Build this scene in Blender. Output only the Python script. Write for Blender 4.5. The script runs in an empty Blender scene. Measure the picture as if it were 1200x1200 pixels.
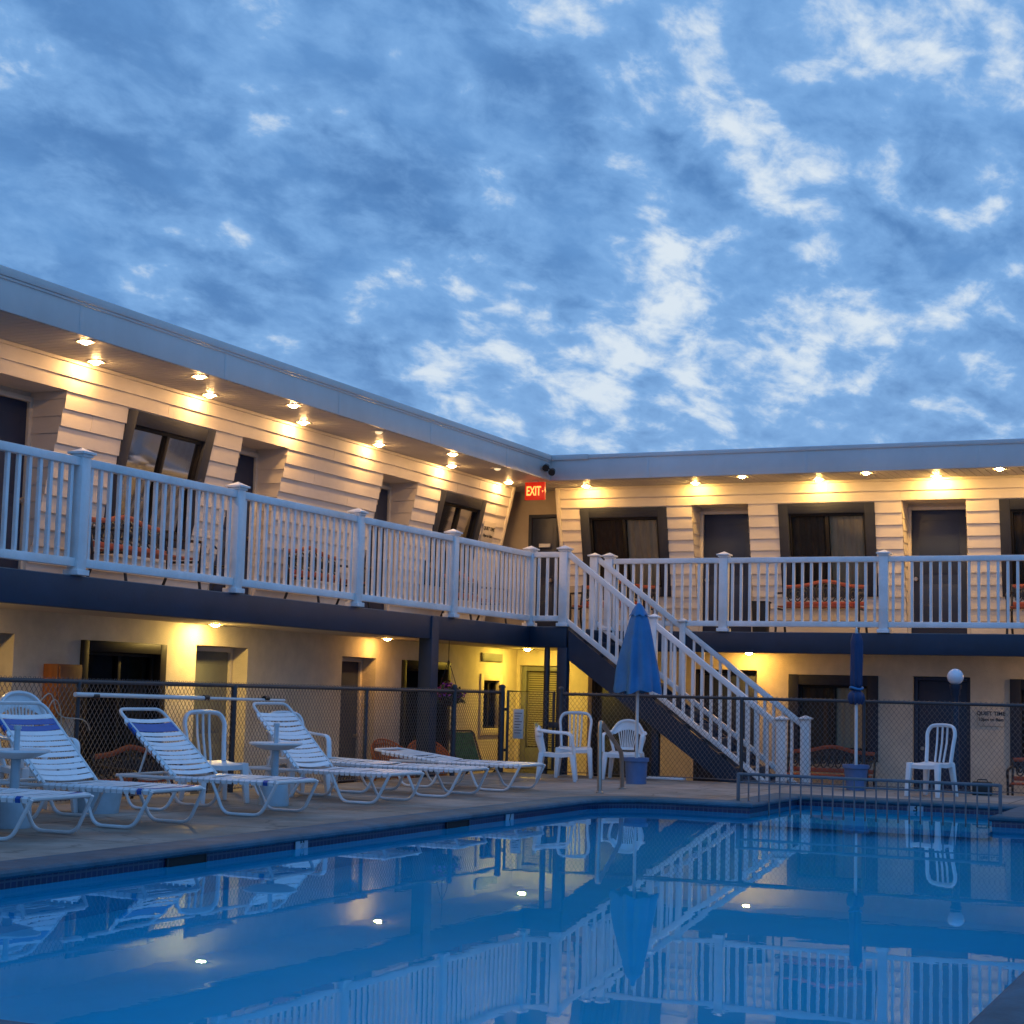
import bpy, bmesh, math, random
from mathutils import Vector, Matrix
random.seed(7)
sc = bpy.context.scene
COL = sc.collection
PI = math.pi
G = -1.08      # pool deck height (the camera is at z = 0)
GL = -1.50     # ground at the building
FL = 0.953     # balcony floor
ZS = 3.283     # soffit
W = -1.18      # water level
K = 0.23       # outward lean of the upper wall

# ------------------------------------------------------------------ materials
MATS = {}
def mat(name, col, rough=0.6, var=0.12, scale=8.0, bump=0.0, bscale=60.0, metal=0.0, spec=0.5, coat=0.0, emit=None, estr=0.0, stretch=None, dirt=0.0):
    if name in MATS: return MATS[name]
    m = bpy.data.materials.new(name); m.use_nodes = True
    nt = m.node_tree; N = nt.nodes; Lk = nt.links
    b = N['Principled BSDF']
    b.inputs['Roughness'].default_value = rough; b.inputs['Metallic'].default_value = metal
    b.inputs['Specular IOR Level'].default_value = spec
    b.inputs['Coat Weight'].default_value = coat
    tc = N.new('ShaderNodeTexCoord'); src = tc.outputs['Object']
    if stretch:
        mp = N.new('ShaderNodeMapping'); mp.inputs['Scale'].default_value = stretch
        Lk.new(src, mp.inputs['Vector']); src = mp.outputs['Vector']
    n = N.new('ShaderNodeTexNoise'); n.inputs['Scale'].default_value = scale; n.inputs['Detail'].default_value = 6; n.inputs['Roughness'].default_value = 0.65
    Lk.new(src, n.inputs['Vector'])
    r = N.new('ShaderNodeValToRGB')
    c = Vector(col)
    lo = [max(0, x*(1-var)) for x in col]; hi = [min(1, x*(1+var)) for x in col]
    r.color_ramp.elements[0].position = 0.3; r.color_ramp.elements[1].position = 0.7
    r.color_ramp.elements[0].color = (*lo, 1); r.color_ramp.elements[1].color = (*hi, 1)
    Lk.new(n.outputs['Fac'], r.inputs['Fac'])
    out = r.outputs['Color']
    if dirt > 0:
        n2 = N.new('ShaderNodeTexNoise'); n2.inputs['Scale'].default_value = scale*0.23; n2.inputs['Detail'].default_value = 8; n2.inputs['Roughness'].default_value = 0.7
        Lk.new(src, n2.inputs['Vector'])
        r2 = N.new('ShaderNodeValToRGB'); r2.color_ramp.elements[0].position = 0.35; r2.color_ramp.elements[1].position = 0.62
        r2.color_ramp.elements[0].color = (1-dirt, 1-dirt, 1-dirt*1.1, 1); r2.color_ramp.elements[1].color = (1, 1, 1, 1)
        Lk.new(n2.outputs['Fac'], r2.inputs['Fac'])
        mx = N.new('ShaderNodeMix'); mx.data_type = 'RGBA'; mx.blend_type = 'MULTIPLY'; mx.inputs[0].default_value = 1
        Lk.new(out, mx.inputs[6]); Lk.new(r2.outputs['Color'], mx.inputs[7]); out = mx.outputs[2]
    Lk.new(out, b.inputs['Base Color'])
    if bump > 0:
        nb = N.new('ShaderNodeTexNoise'); nb.inputs['Scale'].default_value = bscale; nb.inputs['Detail'].default_value = 5
        Lk.new(src, nb.inputs['Vector'])
        bp = N.new('ShaderNodeBump'); bp.inputs['Strength'].default_value = bump; bp.inputs['Distance'].default_value = 0.01
        Lk.new(nb.outputs['Fac'], bp.inputs['Height']); Lk.new(bp.outputs['Normal'], b.inputs['Normal'])
    if emit:
        b.inputs['Emission Color'].default_value = (*emit, 1); b.inputs['Emission Strength'].default_value = estr
    MATS[name] = m
    return m

M = {}
M['vinyl'] = mat('white_vinyl', (0.86, 0.86, 0.85), 0.5, 0.06, 5, 0.05, 60, dirt=0.2)
M['siding'] = mat('painted_siding', (0.71, 0.625, 0.53), 0.6, 0.06, 3, 0.12, 70, dirt=0.10, stretch=(1, 1, 2))
M['stucco'] = mat('cream_stucco', (0.68, 0.60, 0.47), 0.85, 0.10, 4, 0.55, 75, dirt=0.16)
M['cream'] = mat('cream_trim', (0.66, 0.58, 0.46), 0.6, 0.06, 5, 0.08, 60, dirt=0.1)
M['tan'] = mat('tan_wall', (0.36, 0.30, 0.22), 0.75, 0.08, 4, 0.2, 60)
M['fascia'] = mat('aluminium_fascia', (0.68, 0.64, 0.60), 0.45, 0.06, 1.2, 0.06, 6, dirt=0.14, stretch=(1, 1, 0.6))
M['roof'] = mat('grey_roof', (0.35, 0.35, 0.36), 0.8, 0.1, 2, 0.2, 30)
M['navy'] = mat('navy_paint', (0.007, 0.027, 0.060), 0.55, 0.15, 3, 0.1, 40, dirt=0.25)
M['slate'] = mat('slate_door', (0.015, 0.025, 0.058), 0.5, 0.10, 4, 0.04, 40)
M['greydoor'] = mat('grey_green_door', (0.16, 0.17, 0.15), 0.5, 0.10, 4, 0.04, 40)
M['brownframe'] = mat('dark_brown_frame', (0.032, 0.036, 0.052), 0.65, 0.12, 6, 0.08, 60, spec=0.2)
M['sash'] = mat('bronze_sash', (0.013, 0.011, 0.010), 0.5, 0.1, 6, spec=0.2)
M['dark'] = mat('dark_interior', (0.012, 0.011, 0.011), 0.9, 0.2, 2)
M['curtain'] = mat('drawn_curtain', (0.52, 0.43, 0.29), 0.9, 0.12, 1.2, 0.15, 10, stretch=(14, 14, 0.3))
M['brownblind'] = mat('brown_curtain', (0.085, 0.060, 0.040), 0.9, 0.2, 3, 0.2, 10, stretch=(12, 12, 0.4))
M['blind'] = mat('slatted_blind', (0.40, 0.38, 0.28), 0.6, 0.06, 5)
M['floor'] = mat('balcony_floor', (0.30, 0.30, 0.30), 0.8, 0.12, 6, 0.15, 40, dirt=0.2)
M['ceil'] = mat('cream_ceiling', (0.62, 0.55, 0.42), 0.8, 0.07, 3, 0.2, 40)
M['concrete'] = mat('deck_concrete', (0.36, 0.29, 0.235), 0.7, 0.18, 3.0, 0.3, 90, dirt=0.38)
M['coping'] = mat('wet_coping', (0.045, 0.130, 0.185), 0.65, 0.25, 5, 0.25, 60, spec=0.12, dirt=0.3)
M['ground'] = mat('asphalt_ground', (0.10, 0.10, 0.105), 0.9, 0.2, 1.5, 0.3, 40, dirt=0.2)
M['pool'] = mat('pool_paint', (0.016, 0.60, 0.84), 0.6, 0.07, 0.7, dirt=0.12)
M['chair'] = mat('white_resin', (0.84, 0.84, 0.84), 0.35, 0.05, 7, 0.03, 60, dirt=0.12)
M['strap'] = mat('white_strap', (0.85, 0.85, 0.86), 0.4, 0.05, 9, 0.05, 90, dirt=0.08)
M['bluestrap'] = mat('blue_strap', (0.010, 0.085, 0.36), 0.4, 0.1, 9, 0.04, 80)
M['lframe'] = mat('white_metal_tube', (0.72, 0.71, 0.70), 0.35, 0.06, 9, dirt=0.12)
M['umb'] = mat('blue_canopy', (0.028, 0.18, 0.40), 0.65, 0.14, 4, 0.35, 22, dirt=0.15)
M['umb2'] = mat('navy_canopy', (0.008, 0.040, 0.12), 0.65, 0.14, 5, 0.35, 22)
M['bucket'] = mat('blue_bucket', (0.10, 0.18, 0.36), 0.55, 0.1, 6, dirt=0.2)
M['bucketw'] = mat('pale_base', (0.42, 0.52, 0.58), 0.55, 0.1, 6, dirt=0.2)
M['steel'] = mat('dull_steel', (0.42, 0.36, 0.31), 0.3, 0.12, 9, metal=0.9)
M['galv'] = mat('galvanised_wire', (0.15, 0.14, 0.14), 0.5, 0.15, 20, metal=0.2)
M['postdark'] = mat('dark_coated_pipe', (0.05, 0.049, 0.055), 0.5, 0.15, 12, dirt=0.2)
M['railgrey'] = mat('grey_iron', (0.14, 0.14, 0.15), 0.5, 0.15, 12)
M['iron'] = mat('black_iron', (0.014, 0.014, 0.016), 0.45, 0.2, 12)
M['redwood'] = mat('red_stained_wood', (0.34, 0.075, 0.028), 0.6, 0.25, 6, 0.2, 30, stretch=(1, 6, 6))
M['orangewood'] = mat('orange_wood', (0.30, 0.10, 0.022), 0.6, 0.25, 5, 0.2, 30, stretch=(4, 4, 0.7))
M['wicker'] = mat('orange_wicker', (0.42, 0.13, 0.03), 0.7, 0.35, 40, 0.8, 60, stretch=(1, 1, 0.3))
M['blackplastic'] = mat('black_plastic', (0.012, 0.013, 0.014), 0.45, 0.2, 9)
M['globe'] = mat('opal_globe', (0.80, 0.79, 0.82), 0.25, 0.03, 4, coat=0.3)
M['paper'] = mat('pale_notice', (0.70, 0.68, 0.62), 0.7, 0.05, 6)
M['signcream'] = mat('cream_sign', (0.60, 0.53, 0.42), 0.6, 0.05, 6)
M['ink'] = mat('black_lettering', (0.015, 0.013, 0.012), 0.6, 0.1, 6)
M['tilewhite'] = mat('white_marker_tile', (0.36, 0.42, 0.47), 0.3, 0.05, 9)
M['green'] = mat('green_fabric', (0.05, 0.17, 0.05), 0.8, 0.45, 14, 0.3, 30)
M['leaf'] = mat('leaf', (0.035, 0.065, 0.020), 0.6, 0.4, 20)
M['purple'] = mat('purple_petal', (0.36, 0.045, 0.42), 0.6, 0.35, 20)
M['coir'] = mat('coir_liner', (0.05, 0.030, 0.018), 0.95, 0.3, 30, 0.6, 40)
M['cord'] = mat('tan_cord', (0.45, 0.36, 0.27), 0.6, 0.1, 20)
M['redbox'] = mat('red_plastic', (0.35, 0.02, 0.03), 0.4, 0.1, 6)
M['clip'] = mat('yellow_clip', (0.62, 0.50, 0.14), 0.5, 0.1, 9)
M['lamp'] = mat('lit_lens', (0.9, 0.8, 0.6), 0.5, 0.02, 4, emit=(1.0, 0.80, 0.45), estr=22)
M['lampoff'] = mat('dim_lens', (0.8, 0.75, 0.6), 0.5, 0.02, 4, emit=(1.0, 0.75, 0.4), estr=1.0)
M['exit_face'] = mat('exit_face', (0.30, 0.02, 0.01), 0.4, 0.05, 6, emit=(1.0, 0.022, 0.006), estr=0.5)
M['exit_text'] = mat('exit_letters', (0.9, 0.3, 0.1), 0.4, 0.05, 6, emit=(1.0, 0.22, 0.045), estr=3.2)
M['exit_top'] = mat('exit_housing', (0.55, 0.5, 0.45), 0.5, 0.05, 6)

def tile_mat():
    m = bpy.data.materials.new('waterline_tile'); m.use_nodes = True
    nt = m.node_tree; N = nt.nodes; Lk = nt.links; b = N['Principled BSDF']
    b.inputs['Roughness'].default_value = 0.3
    tc = N.new('ShaderNodeTexCoord'); sep = N.new('ShaderNodeSeparateXYZ'); Lk.new(tc.outputs['Object'], sep.inputs[0])
    ad = N.new('ShaderNodeMath'); ad.operation = 'ADD'; Lk.new(sep.outputs[0], ad.inputs[0]); Lk.new(sep.outputs[1], ad.inputs[1])
    cmb = N.new('ShaderNodeCombineXYZ'); Lk.new(ad.outputs[0], cmb.inputs[0]); Lk.new(sep.outputs[2], cmb.inputs[1])
    br = N.new('ShaderNodeTexBrick'); br.inputs['Scale'].default_value = 1; br.offset = 0
    br.inputs['Brick Width'].default_value = 0.052; br.inputs['Row Height'].default_value = 0.052; br.inputs['Mortar Size'].default_value = 0.006
    br.inputs['Color1'].default_value = (0.006, 0.013, 0.055, 1); br.inputs['Color2'].default_value = (0.012, 0.022, 0.085, 1); br.inputs['Mortar'].default_value = (0.05, 0.07, 0.11, 1)
    Lk.new(cmb.outputs[0], br.inputs['Vector']); Lk.new(br.outputs['Color'], b.inputs['Base Color'])
    return m
M['tile'] = tile_mat()

def deck_mat():
    m = mat('deck_slab', (0.41, 0.335, 0.28), 0.7, 0.18, 3.0, 0.3, 90, dirt=0.38)
    nt = m.node_tree; N = nt.nodes; Lk = nt.links; b = N['Principled BSDF']
    src = b.inputs['Base Color'].links[0].from_socket
    tc = N.new('ShaderNodeTexCoord')
    br = N.new('ShaderNodeTexBrick'); br.offset = 0; br.inputs['Scale'].default_value = 1; br.inputs['Brick Width'].default_value = 2.9; br.inputs['Row Height'].default_value = 1.62; br.inputs['Mortar Size'].default_value = 0.009; br.inputs['Mortar Smooth'].default_value = 0.3
    br.inputs['Color1'].default_value = (1, 1, 1, 1); br.inputs['Color2'].default_value = (0.86, 0.87, 0.88, 1); br.inputs['Mortar'].default_value = (0.22, 0.22, 0.23, 1)
    Lk.new(tc.outputs['Object'], br.inputs['Vector'])
    # hairline cracks
    nz = N.new('ShaderNodeTexNoise'); nz.inputs['Scale'].default_value = 3; nz.inputs['Detail'].default_value = 5
    ad = N.new('ShaderNodeVectorMath'); ad.operation = 'MULTIPLY_ADD'; ad.inputs[1].default_value = (0.5, 0.5, 0.5)
    Lk.new(tc.outputs['Object'], nz.inputs['Vector']); Lk.new(nz.outputs['Color'], ad.inputs[0]); Lk.new(tc.outputs['Object'], ad.inputs[2])
    vo = N.new('ShaderNodeTexVoronoi'); vo.feature = 'DISTANCE_TO_EDGE'; vo.inputs['Scale'].default_value = 0.42; Lk.new(ad.outputs[0], vo.inputs['Vector'])
    rr = N.new('ShaderNodeValToRGB'); rr.color_ramp.elements[0].position = 0.0; rr.color_ramp.elements[1].position = 0.010; rr.color_ramp.elements[0].color = (0.6, 0.6, 0.6, 1); Lk.new(vo.outputs['Distance'], rr.inputs['Fac'])
    # damp patches near the coping: darker, shinier
    n3 = N.new('ShaderNodeTexNoise'); n3.inputs['Scale'].default_value = 1.1; n3.inputs['Detail'].default_value = 4; Lk.new(tc.outputs['Object'], n3.inputs['Vector'])
    r3 = N.new('ShaderNodeValToRGB'); r3.color_ramp.elements[0].position = 0.56; r3.color_ramp.elements[1].position = 0.64; r3.color_ramp.elements[0].color = (1, 1, 1, 1); r3.color_ramp.elements[1].color = (0.62, 0.63, 0.65, 1); Lk.new(n3.outputs['Fac'], r3.inputs['Fac'])
    cur = src
    for c in (br.outputs['Color'], rr.outputs['Color'], r3.outputs['Color']):
        mx = N.new('ShaderNodeMix'); mx.data_type = 'RGBA'; mx.blend_type = 'MULTIPLY'; mx.inputs[0].default_value = 1
        Lk.new(cur, mx.inputs[6]); Lk.new(c, mx.inputs[7]); cur = mx.outputs[2]
    Lk.new(cur, b.inputs['Base Color'])
    r4 = N.new('ShaderNodeMapRange'); r4.inputs['From Min'].default_value = 0.56; r4.inputs['From Max'].default_value = 0.66; r4.inputs['To Min'].default_value = 0.85; r4.inputs['To Max'].default_value = 0.45; b.inputs['Specular IOR Level'].default_value = 0.25; Lk.new(n3.outputs['Fac'], r4.inputs['Value']); Lk.new(r4.outputs[0], b.inputs['Roughness'])
    return m
M['deck'] = deck_mat()

def soffit_mat():
    m = bpy.data.materials.new('ribbed_soffit'); m.use_nodes = True
    nt = m.node_tree; N = nt.nodes; Lk = nt.links; b = N['Principled BSDF']
    b.inputs['Base Color'].default_value = (0.50, 0.47, 0.43, 1); b.inputs['Roughness'].default_value = 0.5
    return m
M['soffit'] = soffit_mat()

def glass_mat():
    m = bpy.data.materials.new('window_glass'); m.use_nodes = True
    nt = m.node_tree; N = nt.nodes; Lk = nt.links
    for n in list(N): N.remove(n)
    o = N.new('ShaderNodeOutputMaterial'); mx = N.new('ShaderNodeMixShader'); fr = N.new('ShaderNodeFresnel'); fr.inputs['IOR'].default_value = 1.27
    tr = N.new('ShaderNodeBsdfTransparent'); tr.inputs['Color'].default_value = (0.82, 0.82, 0.80, 1)
    gl = N.new('ShaderNodeBsdfGlossy'); gl.inputs['Roughness'].default_value = 0.06; gl.inputs['Color'].default_value = (0.40, 0.40, 0.40, 1)
    tc = N.new('ShaderNodeTexCoord'); nz = N.new('ShaderNodeTexNoise'); nz.inputs['Scale'].default_value = 2.5
    bp = N.new('ShaderNodeBump'); bp.inputs['Strength'].default_value = 0.01; bp.inputs['Distance'].default_value = 0.05
    Lk.new(tc.outputs['Object'], nz.inputs['Vector']); Lk.new(nz.outputs['Fac'], bp.inputs['Height']); Lk.new(bp.outputs['Normal'], gl.inputs['Normal'])
    Lk.new(fr.outputs[0], mx.inputs[0]); Lk.new(tr.outputs[0], mx.inputs[1]); Lk.new(gl.outputs[0], mx.inputs[2]); Lk.new(mx.outputs[0], o.inputs[0])
    return m
M['glass'] = glass_mat()

def water_mat():
    m = bpy.data.materials.new('pool_water'); m.use_nodes = True
    nt = m.node_tree; N = nt.nodes; Lk = nt.links
    for n in list(N): N.remove(n)
    o = N.new('ShaderNodeOutputMaterial'); gl = N.new('ShaderNodeBsdfGlass'); gl.inputs['IOR'].default_value = 1.20
    gl.inputs['Roughness'].default_value = 0.0; gl.inputs['Color'].default_value = (0.62, 0.93, 1, 1)
    tc = N.new('ShaderNodeTexCoord')
    nz = N.new('ShaderNodeTexNoise'); nz.inputs['Scale'].default_value = 0.9; nz.inputs['Detail'].default_value = 2
    nz2 = N.new('ShaderNodeTexNoise'); nz2.inputs['Scale'].default_value = 7; nz2.inputs['Detail'].default_value = 2
    ad = N.new('ShaderNodeMath'); ad.operation = 'MULTIPLY_ADD'; ad.inputs[1].default_value = 0.10
    bp = N.new('ShaderNodeBump'); bp.inputs['Strength'].default_value = 0.06; bp.inputs['Distance'].default_value = 0.02
    Lk.new(tc.outputs['Object'], nz.inputs['Vector']); Lk.new(tc.outputs['Object'], nz2.inputs['Vector'])
    Lk.new(nz2.outputs['Fac'], ad.inputs[0]); Lk.new(nz.outputs['Fac'], ad.inputs[2]); Lk.new(ad.outputs[0], bp.inputs['Height'])
    Lk.new(bp.outputs['Normal'], gl.inputs['Normal'])
    Lk.new(gl.outputs[0], o.inputs[0])
    return m
M['water'] = water_mat()

# ------------------------------------------------------------------ mesh helpers
class MB:
    def __init__(s): s.v = []; s.f = []
    def add(s, vs, fs):
        o = len(s.v); s.v += [tuple(p) for p in vs]; s.f += [tuple(i+o for i in f) for f in fs]; return s
    def quad(s, a, b, c, d): return s.add([a, b, c, d], [(0, 1, 2, 3)])
    def hexa(s, p):   # 8 points: bottom 4 (ccw) then top 4
        return s.add(p, [(0, 3, 2, 1), (4, 5, 6, 7), (0, 1, 5, 4), (1, 2, 6, 5), (2, 3, 7, 6), (3, 0, 4, 7)])
    def box(s, x0, x1, y0, y1, z0, z1):
        if x0 > x1: x0, x1 = x1, x0
        if y0 > y1: y0, y1 = y1, y0
        if z0 > z1: z0, z1 = z1, z0
        return s.hexa([(x0, y0, z0), (x1, y0, z0), (x1, y1, z0), (x0, y1, z0), (x0, y0, z1), (x1, y0, z1), (x1, y1, z1), (x0, y1, z1)])
    def tube(s, pts, r, n=8, closed=False, caps=True, flat=None):
        pts = [Vector(p) for p in pts]; k = len(pts); rs = r if isinstance(r, (list, tuple)) else [r]*k
        up = None; rings = []
        for i, p in enumerate(pts):
            if closed: t = pts[(i+1) % k] - pts[i-1]
            else: t = pts[min(i+1, k-1)] - pts[max(i-1, 0)]
            t.normalize()
            if up is None:
                up = Vector((0, 0, 1)) if abs(t.z) < 0.9 else Vector((1, 0, 0))
            u = (up - t*up.dot(t))
            if u.length < 1e-5: u = t.orthogonal()
            u.normalize(); w = t.cross(u); up = u
            fu, fw = (1, 1) if flat is None else flat
            rings.append([p + u*(math.cos(a)*rs[i]*fu) + w*(math.sin(a)*rs[i]*fw) for a in [2*PI*(j+0.5)/n for j in range(n)]])
        o = len(s.v)
        for rg in rings: s.v += [tuple(q) for q in rg]
        m = k if closed else k-1
        for i in range(m):
            a = o+i*n; b = o+((i+1) % k)*n
            for j in range(n): s.f.append((a+j, a+(j+1) % n, b+(j+1) % n, b+j))
        if caps and not closed:
            s.f.append(tuple(o+j for j in reversed(range(n)))); s.f.append(tuple(o+(k-1)*n+j for j in range(n)))
        return s
    def lathe(s, prof, n=24, c=(0, 0, 0)):
        o = len(s.v)
        for (r, z) in prof:
            for j in range(n):
                a = 2*PI*j/n; s.v.append((c[0]+r*math.cos(a), c[1]+r*math.sin(a), c[2]+z))
        for i in range(len(prof)-1):
            for j in range(n): s.f.append((o+i*n+j, o+i*n+(j+1) % n, o+(i+1)*n+(j+1) % n, o+(i+1)*n+j))
        return s
    def disc(s, r, z, n=24, c=(0, 0, 0)):
        return s.add([(c[0]+r*math.cos(2*PI*j/n), c[1]+r*math.sin(2*PI*j/n), c[2]+z) for j in range(n)], [tuple(range(n))])
    def build(s, name, m, parent=None, bevel=0.0, smooth=True, seg=2, recalc=True):
        me = bpy.data.meshes.new(name)
        bm = bmesh.new()
        vs = [bm.verts.new(p) for p in s.v]
        for f in s.f:
            try: bm.faces.new([vs[i] for i in f])
            except ValueError: pass
        if recalc: bmesh.ops.recalc_face_normals(bm, faces=bm.faces)
        if bevel > 0:
            es = [e for e in bm.edges if len(e.link_faces) == 2 and e.calc_face_angle(0) > 0.6]
            bmesh.ops.bevel(bm, geom=es, offset=bevel, segments=seg, affect='EDGES', profile=0.5, clamp_overlap=True)
        bm.to_mesh(me); bm.free()
        me.materials.append(m)
        if smooth:
            me.shade_smooth(); me.set_sharp_from_angle(angle=math.radians(38))
        o = bpy.data.objects.new(name, me); COL.objects.link(o)
        if parent is not None: o.parent = parent
        return o

def tag(o, label=None, cat=None, group=None, kind=None):
    if label: o['label'] = label
    if cat: o['category'] = cat
    if group: o['group'] = group
    if kind: o['kind'] = kind
    return o
def empty(name, loc=(0, 0, 0), rz=0, label=None, cat=None, group=None):
    o = bpy.data.objects.new(name, None); COL.objects.link(o)
    o.location = loc; o.rotation_euler = (0, 0, rz); o.empty_display_size = 0.1
    return tag(o, label, cat, group)
def clone(o, parent=None):
    c = o.copy(); COL.objects.link(c)
    if parent is not None: c.parent = parent
    for ch in list(o.children): clone(ch, c)
    return c
def copy_child(o, parent, loc):
    c = o.copy(); COL.objects.link(c); c.parent = parent; c.location = loc; return c
def text_mesh(body, size, matrix, m, name, parent=None, depth=0.002, align='CENTER', bold=0.0):
    cu = bpy.data.curves.new(name, 'FONT'); cu.body = body; cu.size = size; cu.extrude = depth; cu.align_x = align; cu.align_y = 'CENTER'; cu.offset = bold
    t = bpy.data.objects.new(name+'_curve', cu); COL.objects.link(t)
    dg = bpy.context.evaluated_depsgraph_get(); dg.update()
    me = bpy.data.meshes.new_from_object(t.evaluated_get(dg)); bpy.data.objects.remove(t); bpy.data.curves.remove(cu)
    me.name = name; me.materials.clear(); me.materials.append(m); me.transform(matrix)
    o = bpy.data.objects.new(name, me); COL.objects.link(o)
    if parent is not None: o.parent = parent
    return o
def arc(c, r, a0, a1, n, f):
    return [f(c[0]+r*math.cos(a0+(a1-a0)*i/n), c[1]+r*math.sin(a0+(a1-a0)*i/n)) for i in range(n+1)]
def fillet(pts, r, n=5):
    """round the inner corners of a polyline"""
    P = [Vector(p) for p in pts]; out = [P[0]]
    for i in range(1, len(P)-1):
        a, b, c = P[i-1], P[i], P[i+1]
        d1 = (a-b); d2 = (c-b); l = min(r, d1.length*0.49, d2.length*0.49)
        p0 = b+d1.normalized()*l; p2 = b+d2.normalized()*l
        for k in range(n+1):
            t = k/n; out.append(p0*(1-t)**2 + b*2*t*(1-t) + p2*t*t)
    out.append(P[-1]); return out

# wings: s runs along the wing, n is towards the courtyard
def PU(w, s, z, n):
    return (-11.35-K*(ZS-z)+n, s, z) if w == 'L' else (s, 25.16+K*(ZS-z)-n, z)
def PV(w, s, z, n):
    return (-11.35+n, s, z) if w == 'L' else (s, 25.16-n, z)
def wbox(mb, P, w, s0, s1, z0, z1, n0, n1):
    mb.hexa([P(w, s0, z0, n0), P(w, s1, z0, n0), P(w, s1, z0, n1), P(w, s0, z0, n1), P(w, s0, z1, n0), P(w, s1, z1, n0), P(w, s1, z1, n1), P(w, s0, z1, n1)])

# ------------------------------------------------------------------ ground, deck, pool
mb = MB(); S = 400
# one ground sheet with a hole where the pool basin is dug
mb.box(-400, -12, -400, 400, GL-0.3, GL); mb.box(6, 400, -400, 400, GL-0.3, GL)
mb.box(-12, 6, 21.45, 400, GL-0.3, GL); mb.box(-12, 6, -400, -8, GL-0.3, GL); mb.box(-12, -9.96, -8, 21.45, GL-0.3, GL)
tag(mb.build('ground', M['ground'], smooth=False), kind='structure')
mb = MB(); mb.box(-11.6, -9.97, 2, 25.3, GL-0.1, GL+0.02); mb.box(-9.97, 6, 21.53, 25.3, GL-0.1, GL+0.02)
tag(mb.build('path', M['concrete'], smooth=False), kind='structure')

PX0, PX1, PY0, PY1 = -6.70, -1.02, 4.45, 17.35
AX0, AX1, AY = -5.15, -2.72, 19.2
R0 = 0.75
def outline(o):   # pool outline grown outwards by o, ccw from near left
    P = [(PX0-o, PY0-o), (PX1+o, PY0-o), (PX1+o, PY1+o), (AX1+o, PY1+o), (AX1+o, AY+o), (AX0-o, AY+o), (AX0-o, PY1+o)]
    c = (PX0+R0, PY1-R0); r = R0+o
    P += [(c[0]+r*math.cos(a), c[1]+r*math.sin(a)) for a in [PI/2+PI/2*i/8 for i in range(9)]]
    return P
def ring(mb, o0, z0, o1, z1):
    A = outline(o0); B = outline(o1); n = len(A)
    for i in range(n):
        j = (i+1) % n
        mb.quad((*A[i], z0), (*A[j], z0), (*B[j], z1), (*B[i], z1))
# deck: sheet with pool hole (bridge the outline to an outer rectangle)
bm = bmesh.new()
IN = outline(0.34); OUT = [(-9.96, -8), (6, -8), (6, 21.52), (-9.96, 21.52)]
def loop(pts, z):
    v = [bm.verts.new((x, y, z)) for x, y in pts]
    return v, [bm.edges.new((v[i], v[(i+1) % len(v)])) for i in range(len(v))]
v1, e1 = loop(IN, G); v2, e2 = loop(OUT, G)
bmesh.ops.triangle_fill(bm, use_beauty=True, edges=e1+e2, normal=(0, 0, 1))
for i in range(4):
    a, b = v2[i], v2[(i+1) % 4]
    c = bm.verts.new((b.co.x, b.co.y, GL)); d = bm.verts.new((a.co.x, a.co.y, GL)); bm.faces.new((a, d, c, b))
bmesh.ops.recalc_face_normals(bm, faces=bm.faces)
me = bpy.data.meshes.new('pool_deck'); bm.to_mesh(me); bm.free(); me.materials.append(M['deck'])
o = bpy.data.objects.new('pool_deck', me); COL.objects.link(o); tag(o, kind='structure')
for p in me.polygons:
    if abs(p.normal.z) > 0.9 and p.normal.z < 0: p.flip()
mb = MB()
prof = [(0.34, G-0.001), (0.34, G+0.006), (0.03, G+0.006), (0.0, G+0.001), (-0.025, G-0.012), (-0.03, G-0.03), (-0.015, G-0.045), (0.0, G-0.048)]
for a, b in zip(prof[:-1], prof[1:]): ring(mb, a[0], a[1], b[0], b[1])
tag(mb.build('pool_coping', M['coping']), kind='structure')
mb = MB(); ring(mb, 0.004, G-0.047, 0.004, W-0.03)
tag(mb.build('waterline_tiles', M['tile'], smooth=False), kind='structure')
mb = MB(); ring(mb, 0.008, W-0.03, 0.008, W-1.25)
n = len(outline(0)); mb.add([(x, y, W-1.25) for x, y in outline(0.008)], [tuple(range(n))])
tag(mb.build('pool_basin', M['pool'], smooth=False), kind='structure')
mb = MB(); mb.box(AX0+0.01, AX1-0.01, PY1-0.25, AY-0.005, W-0.9, W-0.42)
tag(mb.build('pool_ledge', M['pool'], bevel=0.02), kind='structure')
mb = MB(); mb.add([(x, y, W) for x, y in outline(0.003)], [tuple(range(n))])
tag(mb.build('water', M['water'], smooth=False), kind='structure')

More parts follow.
